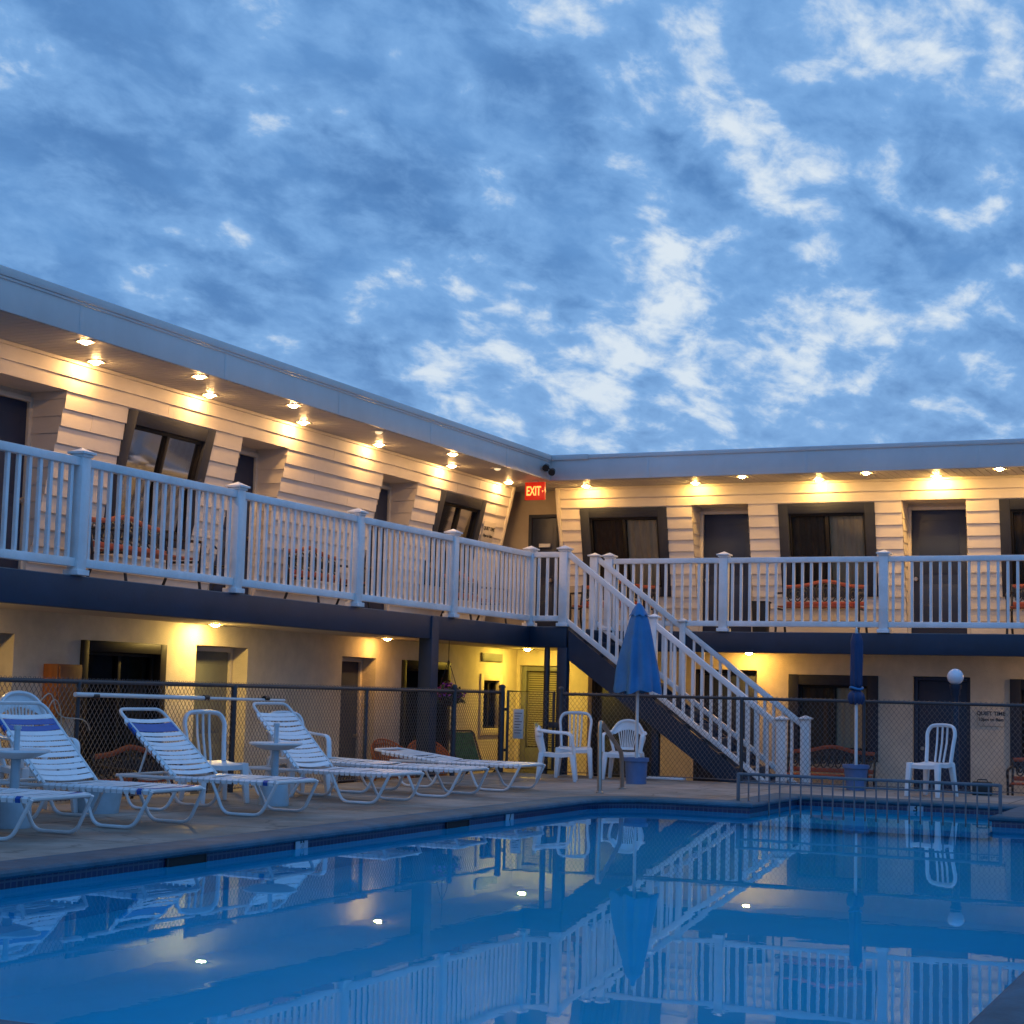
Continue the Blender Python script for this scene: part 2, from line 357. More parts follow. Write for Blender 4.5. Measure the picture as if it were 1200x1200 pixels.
# depth markers and skimmer openings on the tile band
def marker(x, y, face, digit, label):
    r = empty('depth_marker', (x, y, (G+W)/2-0.022), 0 if face == 'Y' else PI/2, label, 'depth marker', 'depth marker tiles on the pool edge')
    m = MB(); m.box(-0.085, 0.085, -0.006, 0.004, -0.055, 0.055); m.build('tile', M['tilewhite'], r, bevel=0.002)
    text_mesh(digit, 0.11, Matrix.Translation((0, -0.0075, 0)) @ Matrix.Rotation(PI/2, 4, 'X'), M['ink'], 'digit', r, 0.001, bold=0.003)
marker(PX0+0.006, 11.05, 'X', '9', 'pale tile marked 9 on the pool edge below the loungers')
marker(PX0+0.006, 14.75, 'X', '7', 'pale tile marked 7 on the pool edge near the curved corner')
marker(-3.82, AY-0.004, 'Y', '3', 'pale tile marked 3 on the alcove edge below the lone chair')
for y0, lab in ((9.60, 'dark skimmer slot in the pool wall nearest the first lounger'), (13.65, 'dark skimmer slot in the pool wall left of the tile marked 7')):
    r = empty('skimmer_opening', (PX0+0.006, y0, G-0.085), 0, lab, 'pool skimmer', 'skimmer slots in the pool wall')
    m = MB(); m.box(-0.004, 0.005, -0.21, 0.21, -0.035, 0.035); m.build('slot', M['dark'], r)
    m = MB(); m.box(-0.004, 0.010, -0.225, -0.21, -0.038, 0.038); m.box(-0.004, 0.010, 0.21, 0.225, -0.038, 0.038); m.box(-0.004, 0.010, -0.21, 0.21, 0.035, 0.038); m.box(-0.004, 0.010, -0.21, 0.21, -0.038, -0.035); m.build('frame', M['blackplastic'], r)

# ------------------------------------------------------------------ the building
B = empty('motel_building', (-11.35, 25.16, GL), 0, 'two storey motel in an L with outward leaning upper walls and a white roof edge', 'motel')
BI = Matrix.Translation((11.35, -25.16, -GL))
def bput(o):      # geometry is written in world coordinates, shift it into the building's frame
    if o.parent == B or o.parent is None: o.data.transform(BI)
    o.parent = B; return o
def sub(o, par):  # a sub-part: same frame as its part
    o.data.transform(BI); o.parent = par; return o

ZD = 2.97; ZWt = 2.95; ZWb = 1.56
UL_doors = [(9.15, 10.2), (12.88, 13.91), (17.16, 18.18), (20.66, 21.70)]
UL_wins = [(10.7, 12.3), (14.94, 16.57), (22.44, 23.98)]
UR_doors = [(-8.48, -7.57), (-5.23, -4.30), (-1.93, -1.0)]
UR_wins = [(-10.35, -8.89), (-7.10, -5.63), (-3.83, -2.36)]
LIM = {'L': (6.5, 24.86), 'R': (-10.74, 3.5)}
EXPO = 0.176
def siding(w, doors, wins):
    mb = MB(); s0, s1 = LIM[w]
    cuts = sorted({FL, ZWb, ZWt, ZD, ZS-0.11})
    rows = []; z = ZD-0.005
    # first (wide) board under the soffit trim, then regular boards
    zt = ZS-0.035; zm_ = (ZD+zt)/2; rows += [(zm_, zt), (ZD-0.006, zm_)]
    while z > FL:
        rows.append((max(FL, z-EXPO), z)); z -= EXPO
    lip = 0.020
    for (a, b) in rows:
        cc = [a] + [c for c in cuts if a+1e-4 < c < b-1e-4] + [b]
        for za, zb in zip(cc[:-1], cc[1:]):
            zm = (za+zb)/2; iv = [(s0, s1)]
            for (d0, d1), lo, hi in [(d, FL-1, ZD) for d in doors] + [(d, ZWb, ZWt) for d in wins]:
                if lo < zm < hi:
                    nv = []
                    for (p, q) in iv:
                        if d1 <= p or d0 >= q: nv.append((p, q)); continue
                        if p < d0: nv.append((p, d0))
                        if d1 < q: nv.append((d1, q))
                    iv = nv
            na = lip*(b-za)/(b-a); nb = lip*(b-zb)/(b-a)
            iv2 = []
            for p, q in iv:
                c_ = p
                rs = random.Random(int(b*997)+int(p*31))
                nx = p+rs.uniform(0.4, 3.4)
                while nx < q-0.15:
                    iv2.append((c_, nx-0.002)); c_ = nx+0.002; nx += 3.65
                iv2.append((c_, q))
            for p, q in iv2:
                mb.quad(PU(w, p, za, na), PU(w, q, za, na), PU(w, q, zb, nb), PU(w, p, zb, nb))
                if za == a: mb.quad(PU(w, p, za, 0), PU(w, q, za, 0), PU(w, q, za, na), PU(w, p, za, na))
                # little end returns
                mb.quad(PU(w, p, za, -0.02), PU(w, p, za, na), PU(w, p, zb, nb), PU(w, p, zb, -0.02))
                mb.quad(PU(w, q, za, -0.02), PU(w, q, za, na), PU(w, q, zb, nb), PU(w, q, zb, -0.02))
    bput(mb.build('siding_wall', M['siding'], smooth=False, recalc=False))
siding('L', UL_doors, UL_wins); siding('R', UR_doors, UR_wins)
# soffit trim boards
mb = MB()
wbox(mb, PU, 'L', 6.5, 24.80, ZS-0.035, ZS-0.002, -0.02, 0.022); wbox(mb, PU, 'R', -10.68, 3.5, ZS-0.035, ZS-0.002, -0.02, 0.022)
bput(mb.build('frieze_board', M['cream'], smooth=False))
NB = -0.535   # door plane offset from the slope plane at the top
def door_plane(w, s, z, n):   # vertical plane at the foot of the leaning wall
    return (-11.35-K*(ZS-FL)+n, s, z) if w == 'L' else (s, 25.16+K*(ZS-FL)-n, z)
def reveal(w, d):
    s0, s1 = d; mb = MB()
    z = FL; zs = [FL]
    while z < ZD-1e-3: z = min(ZD, z+EXPO); zs.append(z)
    for (s, sg) in ((s0, 1), (s1, -1)):
        for a, b in zip(zs[:-1], zs[1:]):
            e = 0.012*sg
            pa, pb = PU(w, s, a, 0.012), PU(w, s, b, 0.0)
            qa, qb = door_plane(w, s, a, -0.05), door_plane(w, s, b, -0.05)
            def sh(p, d_): return (p[0], p[1]+d_, p[2]) if w == 'L' else (p[0]+d_, p[1], p[2])
            mb.quad(sh(pa, e), sh(qa, e), qb, pb)
            mb.quad(sh(pa, e), sh(qa, e), qa, pa)
    mb.quad(PU(w, s0, ZD, 0.01), PU(w, s1, ZD, 0.01), door_plane(w, s1, ZD, -0.05), door_plane(w, s0, ZD, -0.05))
    return bput(mb.build('door_recess', M['siding'], smooth=False, recalc=False))
def door(w, P, s0, s1, z0, z1, n, mslab, hinge=1, framem='cream', numberplate=False):
    fw = 0.055; mb = MB()
    wbox(mb, P, w, s0, s0+fw, z0, z1, n-0.04, n+0.035); wbox(mb, P, w, s1-fw, s1, z0, z1, n-0.04, n+0.035); wbox(mb, P, w, s0+fw, s1-fw, z1-fw, z1, n-0.04, n+0.035)
    fr = mb.build('door_frame', M[framem], bevel=0.004)
    mb = MB(); a, b = s0+fw+0.004, s1-fw-0.004; t = z1-fw-0.004
    wbox(mb, P, w, a, b, z0+0.012, t, n-0.035, n+0.004)
    L_ = b-a; H_ = t-z0
    for (f0, f1) in ((0.08, 0.42), (0.50, 0.92)):   # raised panels
        wbox(mb, P, w, a+0.13*L_, b-0.13*L_, z0+f0*H_, z0+f1*H_, n+0.004, n+0.012)
    d = bput(mb.build('door', M[mslab], bevel=0.003))
    sub(fr, d)
    mb = MB(); hs = a+0.07 if hinge > 0 else b-0.07
    c = P(w, hs, z0+0.46*H_, n+0.004); c2 = P(w, hs, z0+0.46*H_, n+0.055)
    mb.tube([c, c2], [0.028, 0.024], 10)
    c3 = P(w, hs, z0+0.46*H_, n+0.075); mb.tube([c2, c3], [0.034, 0.026], 12)
    sub(mb.build('handle', M['steel']), d)
    return d
def upper_door(w, d, hinge=1):
    reveal(w, d)
    door(w, door_plane, d[0]+0.002, d[1]-0.002, FL, 2.92, 0.0, 'slate', hinge)
    mb = MB(); wbox(mb, door_plane, w, d[0], d[1], 2.92, ZD, -0.04, 0.0); bput(mb.build('door_header', M['cream'], smooth=False))
for d in UL_doors: upper_door('L', d, -1)
for d in UR_doors: upper_door('R', d, 1)

def window(P, w, s0, s1, z0, z1, fwid, depth, left='brownblind', right='curtain', fm='brownframe', proud=0.028, divider=True, warm=None):
    """wide casing round a recessed two-light sliding window"""
    mb = MB(); f = fwid
    wbox(mb, P, w, s0, s0+f, z0, z1, -depth, proud); wbox(mb, P, w, s1-f, s1, z0, z1, -depth, proud)
    wbox(mb, P, w, s0+f, s1-f, z1-f, z1, -depth, proud-0.002); wbox(mb, P, w, s0+f, s1-f, z0, z0+f, -depth, proud-0.002)
    win = bput(mb.build('window', M[fm], bevel=0.004))
    a, b, c, d = s0+f, s1-f, z0+f, z1-f; q = 0.035; mid = (a+b)/2
    mb = MB(); n0, n1 = -depth-0.05, -depth+0.02
    wbox(mb, P, w, a, a+q, c, d, n0, n1); wbox(mb, P, w, b-q, b, c, d, n0, n1); wbox(mb, P, w, a+q, b-q, d-q, d, n0, n1); wbox(mb, P, w, a+q, b-q, c, c+q, n0, n1)
    if divider: wbox(mb, P, w, mid-0.025, mid+0.025, c+q, d-q, n0, n1+0.006)
    sub(mb.build('sash', M['sash'], bevel=0.003), win)
    mb = MB(); m_ = -depth-0.015
    mb.quad(P(w, a+q, c+q, m_), P(w, b-q, c+q, m_), P(w, b-q, d-q, m_), P(w, a+q, d-q, m_))
    sub(mb.build('pane', M['glass'], smooth=False), win)
    def pleats(p, r, m__):
        mb = MB(); k = max(6, int((r-p)/0.035)); n_ = -depth-0.062
        for i in range(k):
            u0 = p+(r-p)*i/k; u1 = p+(r-p)*(i+1)/k
            e0 = 0.014*math.sin(i*1.9)+0.008*math.sin(i*0.7); e1 = 0.014*math.sin((i+1)*1.9)+0.008*math.sin((i+1)*0.7)
            mb.quad(P(w, u0, c, n_+e0), P(w, u1, c, n_+e1), P(w, u1, d, n_+e1), P(w, u0, d, n_+e0))
        sub(mb.build('curtain', M[m__]), win)
    if left: pleats(a, mid, left)
    if right: pleats(mid, b, right)
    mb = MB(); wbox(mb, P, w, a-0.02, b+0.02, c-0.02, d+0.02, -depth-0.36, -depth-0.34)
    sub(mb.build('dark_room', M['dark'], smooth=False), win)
    return win
for i, d in enumerate(UL_wins): window(PU, 'L', d[0], d[1], ZWb, ZWt, 0.15, 0.03)
for i, d in enumerate(UR_wins): window(PU, 'R', d[0], d[1], ZWb, ZWt, 0.15, 0.03)

# corner passage of the upper floor
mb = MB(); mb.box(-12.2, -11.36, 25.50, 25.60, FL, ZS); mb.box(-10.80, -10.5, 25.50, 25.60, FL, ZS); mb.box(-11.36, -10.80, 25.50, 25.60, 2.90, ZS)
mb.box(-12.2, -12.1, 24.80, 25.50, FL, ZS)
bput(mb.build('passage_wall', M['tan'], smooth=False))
def flat_R(w, s, z, n): return (s, 25.50-n, z)
door('R', flat_R, -11.355, -10.805, FL, 2.90, -0.02, 'slate', -1, 'brownframe')
mb = MB(); mb.box(-11.15, -10.95, 25.455, 25.472, 2.36, 2.42); bput(mb.build('door_plate', M['paper'], bevel=0.002))
mb = MB()   # corner boards
wbox(mb, PU, 'L', 24.80, 24.875, FL, ZS-0.002, -0.05, 0.032); wbox(mb, PU, 'R', -10.75, -10.68, FL, ZS-0.002, -0.05, 0.032)
bput(mb.build('corner_board', M['cream'], bevel=0.004))
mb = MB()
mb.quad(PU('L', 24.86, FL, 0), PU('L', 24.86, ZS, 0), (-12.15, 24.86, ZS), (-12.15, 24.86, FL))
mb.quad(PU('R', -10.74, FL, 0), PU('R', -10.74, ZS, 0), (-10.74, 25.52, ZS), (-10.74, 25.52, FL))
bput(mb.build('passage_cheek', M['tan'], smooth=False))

# floor slab, beam, ceilings
mb = MB()
mb.box(-12.2, -10.075, 6.5, 25.9, 0.685, 0.945); mb.box(-10.075, 3.5, 23.905, 25.9, 0.685, 0.945); mb.box(-10.075, -9.43, 22.62, 23.905, 0.70, 0.945)
bput(mb.build('balcony_slab', M['ceil'], smooth=False))
mb = MB()
mb.box(-12.2, -10.0, 6.5, 25.9, 0.9452, 0.9535); mb.box(-10.0, 3.5, 23.84, 25.9, 0.9452, 0.9535); mb.box(-10.0, -9.40, 22.54, 23.84, 0.9452, 0.9535)
bput(mb.build('balcony_floor', M['floor'], smooth=False))
mb = MB(); mb.box(-10.075, -9.965, 6.5, 22.50, 0.655, 0.9452)
bput(mb.build('balcony_beam', M['navy'], bevel=0.006))
mb = MB(); mb.box(-10.075, -9.40, 22.50, 22.62, 0.655, 0.9452)
bput(mb.build('landing_beam', M['navy'], bevel=0.006))
mb = MB(); mb.box(-9.43, 3.5, 23.785, 23.905, 0.655, 0.9452); mb.box(-9.43, -9.40, 22.62, 23.785, 0.655, 0.9452)
bput(mb.build('balcony_beam', M['navy'], bevel=0.006))
def soffit(pts, ax):
    """ribbed soffit: shallow grooves running out from the wall"""
    mb = MB(); (x0, x1, y0, y1) = pts; st = 0.115
    if ax == 'Y':
        k = int((y1-y0)/st)
        for i in range(k):
            a = y0+(y1-y0)*i/k; b = y0+(y1-y0)*(i+1)/k; g = 0.012
            mb.quad((x0, a, ZS), (x1, a, ZS), (x1, b-g, ZS), (x0, b-g, ZS)); mb.quad((x0, b-g, ZS), (x1, b-g, ZS), (x1, b-g, ZS+0.012), (x0, b-g, ZS+0.012)); mb.quad((x0, b-g, ZS+0.012), (x1, b-g, ZS+0.012), (x1, b, ZS), (x0, b, ZS))
    else:
        k = int((x1-x0)/st)
        for i in range(k):
            a = x0+(x1-x0)*i/k; b = x0+(x1-x0)*(i+1)/k; g = 0.012
            mb.quad((a, y0, ZS), (b-g, y0, ZS), (b-g, y1, ZS), (a, y1, ZS)); mb.quad((b-g, y0, ZS), (b-g, y1, ZS), (b-g, y1, ZS+0.012), (b-g, y0, ZS+0.012)); mb.quad((b-g, y0, ZS+0.012), (b-g, y1, ZS+0.012), (b, y1, ZS), (b, y0, ZS))
    bput(mb.build('soffit', M['soffit'], smooth=False))
soffit((-12.2, -10.47, 6.5, 24.28), 'Y'); soffit((-12.2, 3.5, 24.28, 25.62), 'X')
# roof and its edge
mb = MB(); mb.box(-24, -10.54, -2, 34, ZS+0.02, 3.60); mb.box(-10.54, 12, 24.35, 34, ZS+0.02, 3.60)
bput(mb.build('roof', M['roof'], smooth=False))
mb = MB(); mb.box(-10.54, -10.46, -2, 24.27, 3.288, 3.668)
for i in range(9): mb.box(-10.461, -10.4565, 3.1+2.44*i, 3.16+2.44*i, 3.2865, 3.60)
bput(mb.build('fascia', M['fascia'], bevel=0.006))
mb = MB(); mb.box(-10.54, 12, 24.27, 24.35, 3.288, 3.665)
for i in range(6): mb.box(-8.9+2.44*i, -8.84+2.44*i, 24.2665, 24.271, 3.2865, 3.61)
bput(mb.build('fascia', M['fascia'], bevel=0.006))
mb = MB(); mb.box(-10.66, -10.435, -2, 24.245, 3.600, 3.684); mb.box(-10.66, -9.83, 24.245, 24.45, 3.600, 3.684); mb.box(-10.655, -10.447, -2, 24.24, 3.572, 3.600)
bput(mb.build('roof_coping', M['fascia'], bevel=0.008))
mb = MB(); mb.box(-9.83, 12, 24.252, 24.45, 3.612, 3.676); bput(mb.build('roof_coping', M['fascia'], bevel=0.008))
# inner bodies of the building
mb = MB(); mb.box(-24, -12.5, -2, 34, GL, ZS+0.02); mb.box(-12.5, 12, 26.4, 34, GL, ZS+0.02); mb.box(-12.5, -11.9, -2, 6.5, GL, ZS+0.02); mb.box(3.5, 12, 25.3, 26.4, GL, ZS+0.02)
bput(mb.build('outer_wall', M['stucco'], smooth=False))

# lower walls with openings
LT = 0.686
def lower_wall(w, s0, s1, ops):
    mb = MB(); n0, n1 = -0.30, 0.0; cur = s0
    for (a, b, z0, z1) in sorted(ops):
        if a > cur: wbox(mb, PV, w, cur, a, GL, LT, n0, n1)
        if z1 < LT: wbox(mb, PV, w, a, b, z1, LT, n0, n1)
        if z0 > GL: wbox(mb, PV, w, a, b, GL, z0, n0, n1)
        cur = b
    wbox(mb, PV, w, cur, s1, GL, LT, n0, n1)
    bput(mb.build('stucco_wall', M['stucco'], smooth=False))
LL = dict(doorx=(12.15, 13.23, GL, .45), win=(14.24, 15.70, -0.95, .43), door1=(16.29, 17.35, GL, .45), door2=(19.58, 20.50, GL, .42), dark=(21.24, 22.74, -1.0, .42), office=(23.78, 24.56, -0.66, .28))
lower_wall('L', 6.5, 25.46, list(LL.values()))
LR = dict(office=(-11.30, -10.50, GL, .44), dark=(-10.12, -9.02, GL, .44), door1=(-8.40, -7.38, GL, .43), win=(-6.89, -5.55, -0.87, .38), door2=(-5.05, -4.23, GL, .385), win2=(-3.68, -2.30, -0.87, .37))
lower_wall('R', -11.35, 3.5, list(LR.values()))
for k in ('doorx', 'door1', 'door2'):
    a, b, z0, z1 = LL[k]; door('L', PV, a+0.003, b-0.003, GL+0.02, z1-0.003, -0.24, 'greydoor' if k == 'door1' else 'slate', -1, 'cream')
door('R', PV, LR['dark'][0]+0.003, LR['dark'][1]-0.003, GL+0.02, 0.437, -0.2, 'slate', 1, 'brownframe')
door('R', PV, LR['door1'][0]+0.003, LR['door1'][1]-0.003, GL+0.02, 0.427, -0.12, 'slate', 1, 'brownframe')
door('R', PV, LR['door2'][0]+0.003, LR['door2'][1]-0.003, GL+0.02, 0.382, -0.12, 'slate', 1, 'slate')
a, b, z0, z1 = LL['win']; window(PV, 'L', a+.002, b-.002, z0+.002, z1-.002, 0.11, 0.08, None, None, 'sash')
a, b, z0, z1 = LL['dark']; window(PV, 'L', a+.002, b-.002, z0+.002, z1-.002, 0.11, 0.08, None, None, 'sash')
a, b, z0, z1 = LL['office']; window(PV, 'L', a+.002, b-.002, z0+.002, z1-.002, 0.10, 0.06, None, None, 'cream')
a, b, z0, z1 = LR['win']; window(PV, 'R', a+.002, b-.002, z0+.002, z1-.002, 0.15, 0.07, 'brownblind', 'curtain')
a, b, z0, z1 = LR['win2']; window(PV, 'R', a+.002, b-.002, z0+.002, z1-.002, 0.15, 0.07, 'brownblind', 'brownblind')
# office door with a slatted blind
a, b, z0, z1 = LR['office']; a += .003; b -= .003; z0 += 0.02; z1 -= .003
mb = MB(); f = 0.085
wbox(mb, PV, 'R', a, a+f, z0, z1, -0.16, -0.06); wbox(mb, PV, 'R', b-f, b, z0, z1, -0.16, -0.06); wbox(mb, PV, 'R', a+f, b-f, z1-f, z1, -0.16, -0.06); wbox(mb, PV, 'R', a+f, b-f, z0, z0+0.62, -0.16, -0.07)
od = bput(mb.build('office_door', M['greydoor'], bevel=0.004))
mb = MB(); z = z0+0.64
while z < z1-f-0.03:
    wbox(mb, PV, 'R', a+f, b-f, z, z+0.026, -0.145, -0.135); z += 0.036
sub(mb.build('blind', M['blind'], smooth=False), od)
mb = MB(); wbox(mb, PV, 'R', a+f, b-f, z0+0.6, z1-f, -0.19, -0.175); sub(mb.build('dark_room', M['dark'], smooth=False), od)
mb = MB(); mb.quad(PV('R', a+f, z0+.62, -.115), PV('R', b-f, z0+.62, -.115), PV('R', b-f, z1-f, -.115), PV('R', a+f, z1-f, -.115)); sub(mb.build('pane', M['glass'], smooth=False), od)
# vent above the little office window
mb = MB(); wbox(mb, PV, 'L', 23.80, 24.54, 0.47, 0.60, 0.001, 0.03)
vent = bput(mb.build('wall_vent', M['greydoor'], bevel=0.004))
mb = MB()
for i in range(4): wbox(mb, PV, 'L', 23.83, 24.51, 0.485+i*0.028, 0.497+i*0.028, 0.03, 0.042)
sub(mb.build('louvre', M['greydoor'], smooth=False), vent)
# posts and pipe
mb = MB(); mb.box(-10.13, -9.945, 19.40, 19.60, GL, 0.9445); bput(mb.build('balcony_column', M['navy'], bevel=0.008))
mb = MB(); mb.box(-9.525, -9.375, 22.478, 22.60, GL, 0.6545); bput(mb.build('landing_column', M['navy'], bevel=0.006))
mb = MB(); mb.tube([(-9.72, 22.58, 0.6545), (-9.72, 22.58, GL)], 0.042, 12); bput(mb.build('downspout', M['postdark']))

# ------------------------------------------------------------------ recessed lights (thing: trim, lens, lamp)
trim_mb = MB(); trim_mb.lathe([(0.062, -0.004), (0.085, -0.010), (0.095, -0.004), (0.095, 0.0)], 24)
lens_mb = MB(); lens_mb.lathe([(0.0005, -0.034), (0.026, -0.030), (0.044, -0.020), (0.052, -0.004)], 14)
TR = trim_mb.build('trim', M['cream']); LE = lens_mb.build('lens', M['lamp']); LO = LE.data.copy(); LO.materials.clear(); LO.materials.append(M['lampoff'])
first = [True]
def recessed(x, y, z, label, power, color=(1.0, 0.56, 0.20), grp='recessed lights in the balcony soffit', off=False, blend=0.55, size=172):
    r = empty('recessed_light', (x, y, z), 0, label, 'ceiling light', grp)
    if first[0]: a, b = TR, LE; first[0] = False
    else:
        a = TR.copy(); b = LE.copy(); COL.objects.link(a); COL.objects.link(b)
    a.parent = r; b.parent = r
    if off: b.data = LO; return r
    power *= random.uniform(0.80, 1.2)
    lm = bpy.data.materials.new('lit_bulb'); lm.use_nodes = True; pb = lm.node_tree.nodes['Principled BSDF']
    pb.inputs['Base Color'].default_value = (0.8, 0.75, 0.65, 1); pb.inputs['Emission Color'].default_value = (*color, 1); pb.inputs['Emission Strength'].default_value = power/(4*PI)/(PI*0.052**2)
    b.data = LE.data.copy(); b.data.materials.clear(); b.data.materials.append(lm)
    return r
PWR = 58.0
inner = [(-11.165, 14.02, 'recessed light close to the wall between the far left door and first leaning window'),
         (-11.165, 16.07, 'recessed light close to the wall above the right end of the first leaning window'),
         (-11.165, 18.10, 'recessed light close to the wall just right of the second upper left door'),
         (-11.165, 20.05, 'single recessed light close to the wall on the bare siding before the third door'),
         (-11.165, 22.25, 'recessed light close to the wall above the small leaning window near the EXIT sign'),
         (-11.165, 24.25, 'recessed light beside the corner board left of the EXIT sign')]
for x, y, l in inner: recessed(x, y, ZS, l, PWR)
outer = [(-10.60, 13.14, 'outer recessed light at the roof edge nearest the left frame edge'),
         (-10.60, 15.05, 'outer recessed light at the roof edge opposite the first leaning window'),
         (-10.60, 16.95, 'outer recessed light at the roof edge before the second upper left door'),
         (-10.60, 21.14, 'outer recessed light at the roof edge opposite the third upper left door')]
for x, y, l in outer: recessed(x, y, ZS, l, PWR*0.55)
recessed(-10.62, 19.05, ZS, 'unlit recessed fixture at the roof edge between the outer lights', 0, off=True)
recessed(-10.64, 22.70, ZS, 'dim recessed fixture at the roof edge left of the EXIT sign', 0, off=True)
right = [(-10.14, 'recessed light close to the wall above the first right wing window'), (-8.33, 'recessed light close to the wall above the first right wing door'),
         (-6.40, 'recessed light close to the wall above the middle right wing window'), (-4.67, 'brightest recessed light close to the wall above the second right wing door'), (-2.90, None)]
for x, l in right:
    recessed(x, 24.95, ZS, l or 'recessed light close to the wall beyond the right frame edge', PWR*(1.7 if abs(x+4.67) < .1 else 1.0 if x < -8 else 1.25), (1.0, 0.57, 0.15))
for x, l in [(-7.41, 'recessed light at the right wing roof edge between first door and middle window'), (-5.56, 'recessed light at the right wing roof edge above the bench window'), (-3.69, 'recessed light at the right wing roof edge near the right frame edge'), (-1.8, 'recessed light at the right wing roof edge outside the frame')]:
    recessed(x, 24.38, ZS, l, PWR*0.5, (1.0, 0.57, 0.15))
G2 = 'recessed lights under the balcony'
ZL = 0.685
for x, y, l, c, p in [(-11.08, 12.0, 'recessed light under the balcony past the left frame edge', (1.0, 0.62, 0.18), 7), (-11.06, 16.22, 'recessed light under the balcony above the grey ground floor door', (1.0, 0.66, 0.18), 10),
                      (-11.08, 20.30, 'recessed light under the balcony above the dark ground floor door by the column', (1.0, 0.50, 0.12), 4.5), (-10.82, 24.36, 'recessed light under the balcony in the corner by the office door', (1.0, 0.66, 0.09), 11.5),
                      (-7.42, 24.86, 'recessed light under the balcony glowing above the stair foot', (1.0, 0.52, 0.10), 7), (-2.3, 24.7, 'recessed light under the balcony past the right frame edge', (1.0, 0.58, 0.2), 10)]:
    recessed(x, y, ZL, l, p*8.5, c, G2)

# ------------------------------------------------------------------ EXIT sign, flood lamp, wall signs
ex = empty('exit_sign', (-10.66, 24.15, ZS), 0.0, 'lit red EXIT sign hanging under the roof corner', 'exit sign')
mb = MB(); mb.box(-0.165, 0.165, -0.03, 0.03, -0.305, -0.03); mb.build('housing', M['exit_face'], ex, bevel=0.006)
mb = MB(); mb.box(-0.05, 0.05, -0.03, 0.03, -0.03, -0.0005); mb.build('mount', M['exit_top'], ex, bevel=0.004)
text_mesh('EXIT', 0.20, Matrix.Translation((-0.016, -0.032, -0.175)) @ Matrix.Rotation(PI/2, 4, 'X') @ Matrix.Diagonal((0.60, 1.0, 1, 1)), M['exit_text'], 'lettering', ex, 0.002, bold=0.004)
mb = MB(); mb.add([(0.132, -0.033, -0.158), (0.132, -0.033, -0.192), (0.150, -0.033, -0.175)], [(0, 1, 2)]); mb.build('arrow', M['exit_text'], ex)
fl = empty('flood_lamp', (-10.452, 24.05, 3.46), 0, 'small black twin security lamp on the roof edge above the EXIT sign', 'security lamp')
mb = MB(); mb.box(0, 0.03, -0.05, 0.05, -0.05, 0.05); mb.build('bracket', M['blackplastic'], fl, bevel=0.005)
for (dy, dz, dx) in ((-0.08, 0.02, 0.10), (0.07, -0.03, 0.16)):
    mb = MB(); mb.tube([(0.03, dy*0.4, 0), (dx*0.5, dy*0.8, dz), (dx*0.6, dy, dz)], 0.012, 8); mb.tube([(dx*0.5, dy, dz), (dx*0.6, dy-0.02, dz-0.01), (dx*0.6+0.02, dy-0.10, dz-0.05)], [0.03, 0.045, 0.055], 12); mb.build('lamp_head', M['blackplastic'], fl)
def wall_sign(P, w, s0, s1, z0, z1, label, lines):
    c = P(w, (s0+s1)/2, (z0+z1)/2, 0.022)
    r = empty('wall_sign', c, 0, label, 'sign', 'quiet notices on the walls')
    mb = MB(); wbox(mb, P, w, s0, s1, z0, z1, 0.020, 0.028); o = mb.build('panel', M['signcream'], None, bevel=0.002)
    o.data.transform(Matrix.Translation(-Vector(c))); o.parent = r
    ux = (Vector(P(w, 1, 0, 0))-Vector(P(w, 0, 0, 0))).normalized(); uz = (Vector(P(w, 0, 1, 0))-Vector(P(w, 0, 0, 0))).normalized()
    if w == 'L': ux = ux
    un = ux.cross(uz)
    rot = Matrix((ux, uz, un)).transposed().to_4x4()
    for body, sz, dz in lines:
        p = Vector(P(w, (s0+s1)/2, (z0+z1)/2+dz, 0.030))-Vector(c)
        text_mesh(body, sz, Matrix.Translation(p) @ rot, M['ink'], 'lettering', r, 0.001, bold=0.002)
wall_sign(PV, 'R', -4.12, -3.76, -0.30, -0.06, 'cream notice with black lettering on the right ground floor wall', [('QUIET TIME', 0.075, 0.055), ('10pm to 8am', 0.065, -0.03)])
wall_sign(PU, 'L', 24.05, 24.48, 2.32, 2.66, 'cream notice with black lettering beside the upper corner passage', [('QUIET TIME', 0.075, 0.06), ('10pm to 8am', 0.065, -0.05)])

# wooden cabinet on the lower left wall
cb = empty('wall_cabinet', (-11.35, 13.87, -0.36), 0, 'orange brown wooden cabinet mounted on the ground floor wall', 'cabinet')
mb = MB(); mb.box(0.001, 0.18, -0.19, 0.19, 0, 0.53); mb.build('case', M['orangewood'], cb, bevel=0.006)
mb = MB(); mb.box(0.18, 0.198, -0.17, 0.17, 0.02, 0.51); d = mb.build('cabinet_door', M['orangewood'], cb, bevel=0.004)
mb = MB(); mb.tube([(0.198, 0.13, 0.27), (0.22, 0.13, 0.27)], 0.015, 8); mb.build('handle', M['iron'], d)

